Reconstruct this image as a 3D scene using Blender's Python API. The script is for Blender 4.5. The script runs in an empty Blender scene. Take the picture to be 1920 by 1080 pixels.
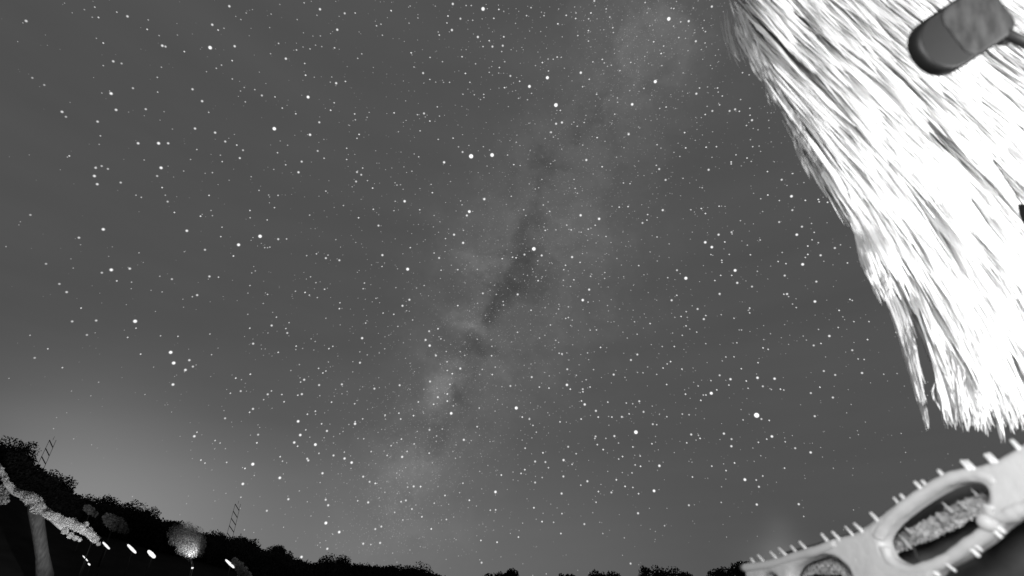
import bpy, bmesh, math, random
import numpy as np
from mathutils import Vector, Matrix, noise

random.seed(7)
rng = np.random.default_rng(7)
sc = bpy.context.scene
C = sc.collection

# ------------------------------------------------------------------ camera
PITCH = math.radians(31.0)
EYE = Vector((0.0, 0.0, 1.7))
cam_d = bpy.data.cameras.new('camera')
cam_d.sensor_width = 36.0
cam_d.lens = 18.0
cam_d.clip_start = 0.05
cam_d.clip_end = 9000.0
cam_d.dof.use_dof = True
cam_d.dof.focus_distance = 3000.0
cam_d.dof.aperture_fstop = 0.65
cam = bpy.data.objects.new('camera', cam_d)
cam.location = EYE
cam.rotation_euler = (math.pi / 2 + PITCH, 0, 0)
C.objects.link(cam)
sc.camera = cam

# ------------------------------------------------------------------ exposure, world
sc.view_settings.view_transform = 'Standard'
sc.view_settings.look = 'None'
sc.view_settings.exposure = 0.0
sc.view_settings.gamma = 1.0
sc.view_settings.use_curve_mapping = False
world = bpy.data.worlds.new('World')
sc.world = world
world.use_nodes = True
world.node_tree.nodes['Background'].inputs['Color'].default_value = (0.08, 0.08, 0.08, 1)
world.node_tree.nodes['Background'].inputs['Strength'].default_value = 1.0
sc.cycles.max_bounces = 5
sc.cycles.transparent_max_bounces = 16
sc.cycles.use_denoising = True
try:
    sc.cycles.denoiser = 'OPENIMAGEDENOISE'
    sc.cycles.denoising_input_passes = 'RGB_ALBEDO_NORMAL'
except Exception:
    pass

cP, sP = math.cos(PITCH), math.sin(PITCH)


def ray(px, py):
    """direction through a spot of the 1920 x 1080 view, one unit deep along the lens axis"""
    u, v = (px - 960.0) / 960.0, (540.0 - py) / 960.0
    return Vector((u, cP - v * sP, sP + v * cP))


def at(px, py, d):
    return EYE + ray(px, py) * d


def to_px(x, y, z):
    dx, dy, dz = x, y, z - EYE.z
    dep = dy * cP + dz * sP
    up = -dy * sP + dz * cP
    return 960 + 960 * dx / dep, 540 - 960 * up / dep


# ------------------------------------------------------------------ helpers
def tag(o, label=None, cat=None, group=None, kind=None):
    if label: o['label'] = label
    if cat: o['category'] = cat
    if group: o['group'] = group
    if kind: o['kind'] = kind
    return o


def link(name, mesh, mat=None, parent=None, loc=None):
    o = bpy.data.objects.new(name, mesh)
    C.objects.link(o)
    if mat and mesh is not None and not mesh.materials:
        mesh.materials.append(mat)
    if parent is not None: o.parent = parent
    if loc is not None: o.location = loc
    return o


def empty(name, loc=(0, 0, 0)):
    o = bpy.data.objects.new(name, None)
    o.empty_display_size = 0.3
    o.location = loc
    C.objects.link(o)
    return o


def from_np(name, verts, faces_n, nper, smooth=False):
    """mesh from numpy verts and a flat array of face corners, nper corners each"""
    me = bpy.data.meshes.new(name)
    v = np.asarray(verts, np.float32).reshape(-1, 3)
    f = np.asarray(faces_n, np.int32).reshape(-1, nper)
    me.vertices.add(len(v)); me.vertices.foreach_set('co', v.ravel())
    me.loops.add(f.size); me.loops.foreach_set('vertex_index', f.ravel())
    me.polygons.add(len(f))
    me.polygons.foreach_set('loop_start', np.arange(0, f.size, nper, dtype=np.int32))
    me.polygons.foreach_set('loop_total', np.full(len(f), nper, np.int32))
    if smooth:
        me.polygons.foreach_set('use_smooth', np.ones(len(f), bool))
    me.update(calc_edges=True)
    return me


def tube(points, radii, seg=10, caps=True, name='tube'):
    """a swept tube through points with a radius at each"""
    pts = [Vector(p) for p in points]
    n = len(pts)
    if not hasattr(radii, '__len__'): radii = [radii] * n
    vs, fs = [], []
    prev = None
    for i, p in enumerate(pts):
        t = (pts[min(i + 1, n - 1)] - pts[max(i - 1, 0)]).normalized()
        if prev is None:
            a = Vector((0, 0, 1)) if abs(t.z) < 0.9 else Vector((1, 0, 0))
            b = t.cross(a).normalized()
        else:
            b = (prev - t * prev.dot(t)).normalized()
        prev = b
        c = t.cross(b)
        for k in range(seg):
            an = 2 * math.pi * k / seg
            vs.append(p + (b * math.cos(an) + c * math.sin(an)) * radii[i])
    for i in range(n - 1):
        for k in range(seg):
            k2 = (k + 1) % seg
            fs.append((i * seg + k, i * seg + k2, (i + 1) * seg + k2, (i + 1) * seg + k))
    if caps:
        fs.append(tuple(range(seg))[::-1])
        fs.append(tuple((n - 1) * seg + k for k in range(seg)))
    me = bpy.data.meshes.new(name)
    me.from_pydata([tuple(v) for v in vs], [], fs)
    me.polygons.foreach_set('use_smooth', np.ones(len(fs), bool))
    me.update()
    return me


def catmull(pts, closed=False, sub=6):
    out = []
    n = len(pts)
    rng_ = range(n) if closed else range(n - 1)
    for i in rng_:
        if closed:
            p0, p1, p2, p3 = (pts[(i - 1) % n], pts[i], pts[(i + 1) % n], pts[(i + 2) % n])
        else:
            p0, p1, p2, p3 = pts[max(i - 1, 0)], pts[i], pts[i + 1], pts[min(i + 2, n - 1)]
        for k in range(sub):
            t = k / sub
            out.append(tuple(0.5 * (2 * b + (c - a) * t + (2 * a - 5 * b + 4 * c - d) * t * t + (3 * b - a - 3 * c + d) * t ** 3)
                             for a, b, c, d in zip(p0, p1, p2, p3)))
    if not closed: out.append(tuple(pts[-1]))
    return out


# ------------------------------------------------------------------ materials
class NT:
    def __init__(s, name):
        s.m = bpy.data.materials.new(name)
        s.m.use_nodes = True
        s.nt = s.m.node_tree
        s.nt.nodes.clear()
        s.out = s.nt.nodes.new('ShaderNodeOutputMaterial')

    def n(s, t, **kw):
        nd = s.nt.nodes.new(t)
        for k, v in kw.items(): setattr(nd, k, v)
        return nd

    def l(s, a, b): s.nt.links.new(a, b)

    def math(s, op, a, b=None, clamp=False):
        nd = s.n('ShaderNodeMath', operation=op); nd.use_clamp = clamp
        for i, x in enumerate((a, b)):
            if x is None: continue
            if isinstance(x, (int, float)): nd.inputs[i].default_value = x
            else: s.l(x, nd.inputs[i])
        return nd.outputs[0]


def surf(name, g, rough=0.7, var=0.25, scale=6.0, detail=6, stretch=(1, 1, 1), bump=0.2, spec=0.4, metal=0.0, transl=0.0, coat=0.0):
    """grey procedural surface with mottling and fine relief"""
    t = NT(name)
    tc = t.n('ShaderNodeTexCoord')
    mp = t.n('ShaderNodeMapping'); mp.inputs['Scale'].default_value = stretch
    t.l(tc.outputs['Object'], mp.inputs['Vector'])
    nz = t.n('ShaderNodeTexNoise'); nz.inputs['Scale'].default_value = scale; nz.inputs['Detail'].default_value = detail
    t.l(mp.outputs[0], nz.inputs['Vector'])
    cr = t.n('ShaderNodeValToRGB')
    cr.color_ramp.elements[0].position = 0.3; cr.color_ramp.elements[1].position = 0.7
    a, b = g * (1 - var), min(0.95, g * (1 + var))
    cr.color_ramp.elements[0].color = (a, a, a, 1); cr.color_ramp.elements[1].color = (b, b, b, 1)
    t.l(nz.outputs['Fac'], cr.inputs['Fac'])
    p = t.n('ShaderNodeBsdfPrincipled')
    t.l(cr.outputs[0], p.inputs['Base Color'])
    p.inputs['Roughness'].default_value = rough
    p.inputs['Metallic'].default_value = metal
    p.inputs['Specular IOR Level'].default_value = spec
    p.inputs['Coat Weight'].default_value = coat
    if bump:
        nz2 = t.n('ShaderNodeTexNoise'); nz2.inputs['Scale'].default_value = scale * 5; nz2.inputs['Detail'].default_value = 4
        t.l(mp.outputs[0], nz2.inputs['Vector'])
        bp = t.n('ShaderNodeBump'); bp.inputs['Strength'].default_value = bump; bp.inputs['Distance'].default_value = 0.02
        t.l(nz2.outputs['Fac'], bp.inputs['Height']); t.l(bp.outputs[0], p.inputs['Normal'])
    sh = p.outputs[0]
    if transl:
        tr = t.n('ShaderNodeBsdfTranslucent'); t.l(cr.outputs[0], tr.inputs['Color'])
        mx = t.n('ShaderNodeMixShader'); mx.inputs[0].default_value = transl
        t.l(sh, mx.inputs[1]); t.l(tr.outputs[0], mx.inputs[2]); sh = mx.outputs[0]
    t.l(sh, t.out.inputs['Surface'])
    return t.m


def glow(name, g, strength):
    t = NT(name)
    e = t.n('ShaderNodeEmission'); e.inputs['Color'].default_value = (g, g, g, 1); e.inputs['Strength'].default_value = strength
    t.l(e.outputs[0], t.out.inputs['Surface'])
    return t.m


M = {}
M['ground'] = surf('ground_soil', 0.010, 0.95, 0.4, 0.6, spec=0.1)
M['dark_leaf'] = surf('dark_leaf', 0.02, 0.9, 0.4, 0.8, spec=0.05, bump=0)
M['dark_bark'] = surf('dark_bark', 0.03, 0.9, 0.4, 3.0, spec=0.1)
M['bark'] = surf('pale_bark', 0.3, 0.85, 0.35, 4.0, stretch=(3, 3, .5), bump=0.6, spec=0.2)
M['paint'] = surf('pale_render_paint', 0.41, 0.6, 0.10, 3.5, detail=9, bump=0.35, spec=0.3)
M['rim'] = surf('pale_rim_paint', 0.41, 0.5, 0.05, 3.0, bump=0.06, spec=0.35)
M['streak_rod'] = surf('pale_streak_paint', 0.60, 0.45, 0.06, 8.0, bump=0.05)
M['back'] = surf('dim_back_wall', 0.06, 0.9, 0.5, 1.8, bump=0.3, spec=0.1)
M['metal'] = surf('dark_lamp_metal', 0.008, 0.55, 0.1, 5.0, bump=0.03, spec=0.3)
M['metal_black'] = surf('black_lamp_metal', 0.012, 0.6, 0.1, 5.0, bump=0.03, spec=0.2)
M['mast'] = surf('mast_steel', 0.06, 0.7, 0.2, 2.0, bump=0)
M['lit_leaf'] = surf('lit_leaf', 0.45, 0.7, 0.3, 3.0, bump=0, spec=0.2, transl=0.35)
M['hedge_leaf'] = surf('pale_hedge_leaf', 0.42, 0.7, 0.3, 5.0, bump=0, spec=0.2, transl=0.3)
M['lamp'] = glow('lamp_glass_lit', 1.0, 1.1)
M['flood'] = glow('floodlight_glass_lit', 1.0, 8.0)


def frond_mat():
    t = NT('willow_frond')
    at_ = t.n('ShaderNodeAttribute'); at_.attribute_name = 'tone'
    tc = t.n('ShaderNodeTexCoord')
    mp = t.n('ShaderNodeMapping'); mp.inputs['Scale'].default_value = (5, 5, .5)
    t.l(tc.outputs['Object'], mp.inputs['Vector'])
    nz = t.n('ShaderNodeTexNoise'); nz.inputs['Scale'].default_value = 1.6; nz.inputs['Detail'].default_value = 4
    t.l(mp.outputs[0], nz.inputs['Vector'])
    v = t.math('MULTIPLY', at_.outputs['Fac'], t.math('ADD', t.math('MULTIPLY', nz.outputs['Fac'], 0.7), 0.65))
    cb = t.n('ShaderNodeCombineColor')
    for k in range(3): t.l(v, cb.inputs[k])
    p = t.n('ShaderNodeBsdfPrincipled'); t.l(cb.outputs[0], p.inputs['Base Color'])
    p.inputs['Roughness'].default_value = 0.6; p.inputs['Specular IOR Level'].default_value = 0.25
    tr = t.n('ShaderNodeBsdfTranslucent'); t.l(cb.outputs[0], tr.inputs['Color'])
    mx = t.n('ShaderNodeMixShader'); mx.inputs[0].default_value = 0.4
    t.l(p.outputs[0], mx.inputs[1]); t.l(tr.outputs[0], mx.inputs[2])
    t.l(mx.outputs[0], t.out.inputs['Surface'])
    return t.m


M['frond'] = frond_mat()


# ------------------------------------------------------------------ sky dome with milky way
def sky_mat():
    t = NT('night_sky')
    geo = t.n('ShaderNodeTexCoord')
    nrm = t.n('ShaderNodeVectorMath', operation='NORMALIZE')
    t.l(geo.outputs['Object'], nrm.inputs[0])
    D = nrm.outputs[0]
    # wisps: warp the direction by noise
    nz = t.n('ShaderNodeTexNoise'); nz.inputs['Scale'].default_value = 9.5; nz.inputs['Detail'].default_value = 8; nz.inputs['Roughness'].default_value = 0.6
    t.l(D, nz.inputs['Vector'])
    sub = t.n('ShaderNodeVectorMath', operation='SUBTRACT'); t.l(nz.outputs['Color'], sub.inputs[0]); sub.inputs[1].default_value = (.5, .5, .5)
    scl = t.n('ShaderNodeVectorMath', operation='SCALE'); t.l(sub.outputs[0], scl.inputs[0]); scl.inputs['Scale'].default_value = 0.19
    add = t.n('ShaderNodeVectorMath', operation='ADD'); t.l(D, add.inputs[0]); t.l(scl.outputs[0], add.inputs[1])
    W = add.outputs[0]

    def blob(px, py, rad_px, amp, warped=True):
        c = ray(px, py).normalized()
        # a soft round patch of sky round direction c
        d = t.n('ShaderNodeVectorMath', operation='DISTANCE')
        t.l(W if warped else D, d.inputs[0]); d.inputs[1].default_value = tuple(c)
        r = rad_px / 960.0 / (1 + ((px - 960) / 960) ** 2 + ((540 - py) / 960) ** 2) ** 0.5
        q = t.math('DIVIDE', d.outputs['Value'], r)
        g = t.math('EXPONENT', t.math('MULTIPLY', t.math('MULTIPLY', q, q), -1.0))
        return t.math('MULTIPLY', g, amp * (1.25 if warped else 1.0))

    band, parts = [], []
    # wide soft band, then bright clouds, then dark rifts
    for a in [(1215, 20, 130, .018), (1170, 150, 130, .014), (1100, 250, 130, .011), (1040, 360, 140, .011), (985, 450, 150, .011),
              (950, 560, 150, .011), (900, 660, 130, .012), (850, 750, 120, .011), (790, 860, 120, .014), (750, 960, 120, .012),
              (1130, 540, 110, .009), (1060, 620, 90, .007),
              (1220, 60, 60, .018), (1160, 235, 45, .010), (1080, 430, 60, .014), (1150, 110, 50, .008), (915, 505, 30, .022), (925, 525, 20, .012), (930, 400, 60, .008),
              (880, 470, 60, .008), (895, 612, 26, .034), (905, 600, 18, .012), (868, 585, 40, .016), (832, 718, 34, .032), (812, 738, 34, .024), (850, 700, 22, .014),
              (905, 705, 26, .018), (915, 690, 18, .01), (768, 860, 36, .020), (745, 890, 40, .012), (800, 860, 24, .01), (720, 940, 50, .008)]:
        band.append(blob(*a))
    rift = [(1110, 190), (1085, 240), (1045, 290), (1020, 345), (1005, 400), (985, 445), (962, 485), (942, 530), (925, 575), (900, 640), (882, 665), (880, 725), (850, 760), (812, 815), (790, 840), (760, 920), (705, 965)]
    depth = [.006, .010, .014, .016, .018, .018, .022, .020, .020, .014, .014, .018, .018, .018, .010, .010, .010]
    for i_, (x_, y_) in enumerate(rift):
        parts.append(blob(x_, y_, 30 if i_ % 3 else 24, -depth[i_] * 1.5))
    for a in [(1000, 495, 45, -.012), (960, 555, 45, -.010), (1010, 530, 40, -.006), (1115, 235, 35, -.008)]: parts.append(blob(*a))
    # light domes over the hills (town lights beyond the horizon)
    for a in [(60, 930, 180, .115), (270, 1010, 170, .10), (520, 1080, 230, .07), (850, 1120, 260, .05), (1150, 1130, 220, .022),
              (1462, 990, 24, .016), (1463, 1040, 32, .04), (1463, 1085, 60, .04)]:
        parts.append(blob(*a, warped=False))
    n4 = t.n('ShaderNodeTexNoise'); n4.inputs['Scale'].default_value = 17; n4.inputs['Detail'].default_value = 9; n4.inputs['Roughness'].default_value = .62
    t.l(W, n4.inputs['Vector'])
    bs = band[0]
    for p in band[1:]: bs = t.math('ADD', bs, p)
    mott = t.math('ADD', t.math('MULTIPLY', t.math('SUBTRACT', n4.outputs['Fac'], .5), 2.6), 1.05)
    s = t.math('MULTIPLY', bs, mott)
    for p in parts: s = t.math('ADD', s, p)
    # thin high cloud streaks
    mp = t.n('ShaderNodeMapping'); mp.inputs['Scale'].default_value = (1.3, 1.3, 9.0); mp.inputs['Rotation'].default_value = (0, math.radians(-14), 0)
    t.l(D, mp.inputs['Vector'])
    n2 = t.n('ShaderNodeTexNoise'); n2.inputs['Scale'].default_value = 1.6; n2.inputs['Detail'].default_value = 3
    t.l(mp.outputs[0], n2.inputs['Vector'])
    s = t.math('ADD', s, t.math('MULTIPLY', t.math('SUBTRACT', n2.outputs['Fac'], 0.5), 0.022))
    n3 = t.n('ShaderNodeTexNoise'); n3.inputs['Scale'].default_value = 9; n3.inputs['Detail'].default_value = 5
    t.l(D, n3.inputs['Vector'])
    s = t.math('ADD', s, t.math('MULTIPLY', t.math('SUBTRACT', n3.outputs['Fac'], 0.5), 0.006))
    s = t.math('ADD', s, 0.083)
    e = t.n('ShaderNodeEmission'); e.inputs['Color'].default_value = (1, 1, 1, 1)
    t.l(s, e.inputs['Strength'])
    t.l(e.outputs[0], t.out.inputs['Surface'])
    t.m.cycles.emission_sampling = 'NONE'
    return t.m


R_SKY = 4000.0
bm = bmesh.new()
bmesh.ops.create_uvsphere(bm, u_segments=96, v_segments=48, radius=R_SKY)
for f in bm.faces: f.smooth = True; f.normal_flip()
me = bpy.data.meshes.new('sky'); bm.to_mesh(me); bm.free()
sky = tag(link('sky', me, sky_mat()), kind='structure', label='grey night sky full of stars with the faint Milky Way band')
sky.location = EYE


# ------------------------------------------------------------------ stars
def star_mat():
    t = NT('star_glow')
    lw = t.n('ShaderNodeLayerWeight'); lw.inputs['Blend'].default_value = 0.5
    face = t.math('SUBTRACT', 1.0, lw.outputs['Facing'])
    a = t.math('POWER', face, 4.5, clamp=True)
    oi = t.n('ShaderNodeObjectInfo')
    e = t.n('ShaderNodeEmission'); e.inputs['Strength'].default_value = 1.0
    t.l(oi.outputs['Color'], e.inputs['Color'])
    t.l(a, e.inputs['Strength'])
    tr = t.n('ShaderNodeBsdfTransparent')
    mx = t.n('ShaderNodeAddShader')
    t.l(tr.outputs[0], mx.inputs[0]); t.l(e.outputs[0], mx.inputs[1])
    t.l(mx.outputs[0], t.out.inputs['Surface'])
    t.m.cycles.emission_sampling = 'NONE'
    return t.m


def faint_mat():
    t = NT('faint_star_glow')
    at_ = t.n('ShaderNodeAttribute'); at_.attribute_name = 'lum'
    e = t.n('ShaderNodeEmission'); t.l(at_.outputs['Fac'], e.inputs['Strength'])
    tr = t.n('ShaderNodeBsdfTransparent'); mx = t.n('ShaderNodeAddShader')
    t.l(tr.outputs[0], mx.inputs[0]); t.l(e.outputs[0], mx.inputs[1])
    t.l(mx.outputs[0], t.out.inputs['Surface'])
    t.m.cycles.emission_sampling = 'NONE'
    return t.m


R_ST = 3600.0
bm = bmesh.new(); bmesh.ops.create_icosphere(bm, subdivisions=2, radius=1.0)
for f in bm.faces: f.smooth = True
star_me = bpy.data.meshes.new('star'); bm.to_mesh(star_me); bm.free()
star_me.materials.append(star_mat())

# (view x, view y, size) read off the photograph, by zoomed window: ox, oy then spots
ST = []
def win(ox, oy, s, k=3.0):
    v = [float(q) for q in s.split()]
    for i in range(0, len(v), 3):
        ST.append((ox + v[i] / k, oy + v[i + 1] / k, v[i + 2]))

win(0, 0, '''1182 268 3 1543 724 3 1733 546 2.6 625 526 2.6 892 806 2.6 1800 52 2 906 944 2.6 777 806 2.2 946 806 2 913 257 2.2 931 262 1.8
653 618 2.2 549 684 2 1097 723 2 1210 746 2 1267 796 1.8 1608 330 2 1290 35 2 1194 139 2 1320 260 2 1567 244 1.4 1897 167 2 1891 468 2 1796 688 1.8
1744 758 2.2 1787 849 1.6 1697 909 1.8 1679 969 2 1607 927 1.4 1349 889 1.8 1367 845 1.6 1137 569 2 1083 502 1.9 1082 502 1 147 118 2.2 349 629 2.2 371 657 1.7
637 345 2 684 357 1.6 717 92 2 748 496 1.7 820 614 1.8 531 990 2.4 547 1036 2.2 538 944 2 572 934 1.7 607 950 1.7 679 1027 1.8 884 990 1.7 912 1055 1.5
182 438 1.6 249 478 1.6 390 877 1.6 581 242 1.6 554 98 1.6 533 40 1.4 475 54 1.2 657 68 1.4 519 97 1.2 828 165 1.5 834 112 1.2 895 200 1.2 908 378 1.2 885 435 1.3 887 518 1.3
565 764 1.4 558 812 1.2 581 369 1.3 573 523 1.2 1037 290 1.5 998 197 1.1 1227 169 1.5 1260 159 1.2 1306 341 1.5 1246 366 1.3 1217 384 1.3 1307 444 1.3 1380 573 1.3
1473 537 1.7 1547 545 1.4 1588 608 1.4 1664 640 1.5 1719 423 1.6 1714 357 1.4 1860 620 1.6 1880 578 1.4 1882 269 1.5 1433 504 1.3 1353 512 1.2 1374 492 1.2 1174 632 1.3
1107 841 1.3 1332 816 1.5 1250 909 1.4 1195 971 1.3 1154 975 1.1 1033 962 1.2 1072 897 1.2 811 900 1.2 923 628 1.1 970 726 1.1 1561 859 1.4 1823 890 1.4 1618 817 1.2
1540 953 1.2 1413 994 1.2 1457 1071 1.3 1833 1075 1.4 1522 302 1.2 1668 281 1.4 1744 275 1.3 1775 254 1.2 1810 262 1.2 1672 110 1.2 1711 16 1.3 1783 86 1.2 1525 79 1.2
1760 203 1.1 1802 202 1.2 1866 433 1.2 1858 462 1.2 1822 784 1.1 1289 1014 1.1 1060 78 1.0 1385 73 1.2 1355 110 1.2 1574 25 1.1 1240 873 1.2''')
win(640, 0, '''730 879 3.6 848 872 3.2 797 50 3 1207 591 3.2 1159 437 2.8 1058 486 2.6 1766 459 2.8 1842 106 3 1636 587 2.4 1347 409 2.2 578 913 2.2 627 22 2 622 169 2 768 208 2
460 411 1.8 850 262 1.8 914 207 1.6 908 257 1.8 1241 689 2 1208 696 1.9 1180 744 1.7 1616 755 2 1378 900 2 1467 938 1.6 1788 951 1.8 1824 1012 1.8 1439 774 1.6 1799 301 1.6
297 635 1.6 465 638 1.8 498 681 1.6 443 736 1.4 100 756 1.6 88 778 1.4 83 1021 1.7 88 968 1.7 112 983 1.7 120 945 1.4 176 1058 1.6 75 641 1.5 79 674 1.3 540 601 1.4
682 855 1.7 970 926 1.6 935 872 1.4 1006 931 1.3 629 777 1.5 545 784 1.4 659 826 1.3 799 825 1.3 984 800 1.3 1193 771 1.3 1147 779 1.2 397 963 1.3 435 882 1.4 410 866 1.2
918 493 1.6 951 427 1.7 1003 457 1.5 889 380 1.5 832 407 1.3 885 411 1.2 698 413 1.6 723 463 1.4 679 319 1.5 569 347 1.3 499 323 1.4 498 447 1.4 393 297 1.6 531 462 1.2
609 463 1.3 575 463 1.2 801 531 1.4 802 548 1.3 783 560 1.2 748 533 1.3 684 530 1.3 997 553 1.3 1047 561 1.3 1070 525 1.3 1232 621 1.5 1165 399 1.4 1131 352 1.6 1092 369 1.2
1163 332 1.3 1192 333 1.3 1214 321 1.5 1395 446 1.5 1357 488 1.4 1415 348 1.4 1389 361 1.0 1468 334 1.5 1479 354 1.3 1519 367 1.3 1567 397 1.4 1497 373 1.2 1436 530 1.5
1553 551 1.3 1554 575 1.3 1528 541 1.1 1538 642 1.4 1366 689 1.4 1327 710 1.4 1308 687 1.3 1376 649 1.2 1702 497 1.4 1827 601 1.4 1792 611 1.2 1646 478 1.2 1622 510 1.2
1628 351 1.4 1803 369 1.3 1813 259 1.4 1757 235 1.5 1728 358 1.1 1898 211 1.4 1909 123 1.4 1870 48 1.4 1856 46 1.3 1869 147 1.3 1709 14 1.4 1727 47 1.1 1720 72 1.2 1527 156 1.4
1530 183 1.3 1390 231 1.4 1390 172 1.5 1330 200 1.4 1404 73 1.6 1318 104 1.5 1320 73 1.3 1265 86 1.5 1391 106 1.4 1218 134 1.6 1490 50 1.4 1510 96 1.4 1423 5 1.7 1140 88 1.4
1067 43 1.4 1042 88 1.4 886 53 1.6 858 103 1.5 670 105 1.7 600 90 1.6 594 129 1.4 551 197 1.5 545 180 1.2 739 114 1.3 702 31 1.3 731 31 1.3 280 60 1.6 223 136 1.3 198 145 1.4
231 198 1.3 19 75 1.7 78 73 1.4 387 34 1.2 431 101 1.2 381 130 1.2 832 229 1.5 797 262 1.4 902 290 1.3 755 359 1.3 919 347 1.3 115 303 1.3 92 328 1.3 23 458 1.5 409 377 1.3
428 645 1.4 552 653 1.3 145 660 1.2 321 741 1.2 30 834 1.4 30 897 1.4 302 1028 1.2 313 1041 1.3 333 1039 1.2 147 1016 1.3 1358 816 1.3 1177 921 1.3 1201 902 1.2 1548 884 1.2
1590 831 1.2 1776 814 1.4 1798 833 1.2 1871 857 1.2 1772 930 1.4 1672 906 1.1 1587 1029 1.4 1624 1033 1.4 1309 1009 1.3 1128 1009 1.3 1110 1056 1.3 1091 1063 1.3 1315 1060 1.4
1057 1034 1.2 1483 795 1.2 505 1037 1.3 614 1021 1.2 820 934 1.2 834 844 1.2 717 818 1.2''')
win(0, 360, '''581 210 2.6 1463 249 3 1342 297 2.7 1051 218 2.3 760 727 3.1 960 902 2.9 977 962 2.9 1043 1001 2.3 1065 946 2 1085 982 1.8 626 438 2.8 444 257 2 573 454 1.8 730 431 2.1
657 500 1.6 259 404 1.7 334 517 1.8 375 563 2 456 653 1.6 406 728 1.9 541 723 1.9 489 804 1.7 171 129 1.7 169 806 1.3 269 882 1.5 195 933 1.7 351 988 1.5 34 307 1.2 967 490 1.7
943 54 1.7 981 115 1.5 1176 19 1.5 1128 136 1.6 1153 325 1.8 1313 360 1.6 1178 475 1.9 1109 580 1.9 1082 589 1.3 1229 479 1.4 1565 265 1.8 1612 264 1.4 1503 157 1.4 1406 104 1.5
1407 145 1.3 1544 88 1.4 1564 19 1.4 1511 17 1.2 1833 372 1.8 1909 384 1.8 1845 355 1.3 1725 358 1.3 1780 348 1.4 1716 565 1.6 1740 580 1.4 1826 547 1.5 1785 594 1.3 1662 558 1.3
1909 656 1.6 1912 623 1.4 1528 751 1.9 1555 704 1.4 1616 793 1.7 1608 768 1.4 1626 735 1.3 1405 766 1.5 1424 853 1.9 1666 867 1.5 1664 886 1.2 1565 902 1.5 1850 881 1.5
1872 868 1.4 1792 992 1.4 1833 1007 1.4 1816 1018 1.5 1711 1056 1.6 1408 1025 1.6 1326 1047 1.5 1684 971 1.2 1636 1004 1.2 1505 576 1.4 1406 526 1.3 1481 627 1.2 1394 688 1.2
1489 313 1.3 1505 313 1.2 1518 310 1.3 1742 130 1.3 1249 198 1.3 1242 251 1.4 1181 799 1.3 1001 812 1.4 903 809 1.3 718 818 1.5 791 912 1.5 765 766 1.5 1190 915 1.3
740 507 1.3 782 342 1.2 765 18 1.3 795 30 1.3 930 18 1.2 1187 104 1.2 1195 133 1.2 1833 710 1.2 1889 268 1.2 1747 477 1.3 1777 510 1.3 399 376 1.1 412 428 1.2 611 362 1.1 972 1077 1.6
850 553 1.1 912 562 1.2 864 985 1.1 555 1070 1.2 899 474 1.2 1436 444 1.2 1416 455 1.2 1773 841 1.2''')
win(640, 360, '''1083 320 3.2 720 110 2.6 706 132 1.9 804 40 2.2 356 52 2.3 373 434 2.7 231 355 2 209 189 1.8 97 145 1.6 180 97 1.5 685 286 2.1 634 240 2 550 371 1.8 1346 131 2.2 1450 151 2.3
1808 102 2 1694 174 1.7 1723 127 1.5 1719 158 1.5 1613 82 1.6 1563 85 1.6 1358 608 2.4 1394 549 2 1298 366 2 1343 396 1.5 1261 412 1.5 1251 437 1.4 1030 352 1.8 983 370 1.6
963 367 1.5 1127 357 1.9 905 375 1.5 1107 499 1.6 1067 665 1.5 992 576 1.9 997 783 1.2 991 789 1.4 796 570 1.7 872 576 1.3 655 437 1.5 655 639 1.6 561 440 1.4 765 435 1.3
383 606 1.9 344 640 1.9 295 688 1.5 235 681 1.4 367 668 1.2 494 783 1.7 544 769 1.6 474 832 1.9 497 864 2.2 117 822 2.1 105 960 1.8 532 920 1.8 669 993 2 624 1022 1.6 596 1004 1.4
500 1066 1.7 595 955 1.4 590 897 1.3 669 898 1.3 694 919 1.3 845 921 1.5 1241 911 1.7 1225 907 1.4 1458 874 1.6 1665 914 1.8 1629 945 1.8 1271 997 1.7 1419 999 1.3 1532 1027 1.7
1071 1041 1.6 1385 905 1.3 1435 776 1.4 1400 777 1.3 1737 740 1.4 1649 730 1.3 1887 581 1.5 1858 609 1.9 1887 440 1.6 1836 481 1.3 1673 414 1.5 1776 253 1.4 1402 474 1.4
1308 494 1.5 1249 496 1.3 1289 531 1.3 1147 216 1.5 1207 213 1.3 1293 213 1.5 1389 209 1.5 1428 187 1.5 1404 203 1.2 1349 226 1.3 1268 186 1.4 1489 250 1.4 1172 109 1.5
1136 73 1.4 1163 56 1.2 1026 100 1.4 1038 132 1.3 956 24 1.4 441 100 1.5 303 52 1.3 296 105 1.3 388 313 1.5 522 343 1.4 586 262 1.4 687 216 1.3 679 72 1.3 671 50 1.3 522 132 1.2
229 419 1.4 170 410 1.1 130 512 1.4 123 544 1.4 137 737 1.4 466 526 1.3 307 538 1.2 423 540 1.2 318 756 1.3 244 882 1.2 401 720 1.3 195 598 1.3 560 826 1.4 847 868 1.3 793 998 1.3
849 1027 1.5 866 985 1.3 1176 748 1.4 1277 706 1.4 1262 711 1.4 1146 651 1.2 1277 646 1.3 1224 632 1.2 1388 619 1.4 1222 658 1.3 1115 821 1.3 1206 834 1.3 1222 846 1.2 1145 806 1.2
1664 800 1.3 1874 869 1.3 1911 700 1.4 1876 705 1.2 1805 870 1.2 1851 954 1.4 1832 968 1.3 1810 991 1.4 1916 997 1.4 1697 1017 1.3 1666 1015 1.2 1322 1031 1.3 1377 1056 1.3
12 76 1.3 512 4 1.6 910 616 1.4 912 636 1.4 1482 453 1.3 1481 486 1.3 1550 374 1.2 1105 387 1.3 1140 197 1.2 1328 7 1.3 1047 469 1.2 975 490 1.2 1095 477 1.2 1130 477 1.2
862 524 1.2 766 626 1.2 811 694 1.2 104 899 1.2 146 916 1.2''')
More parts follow.
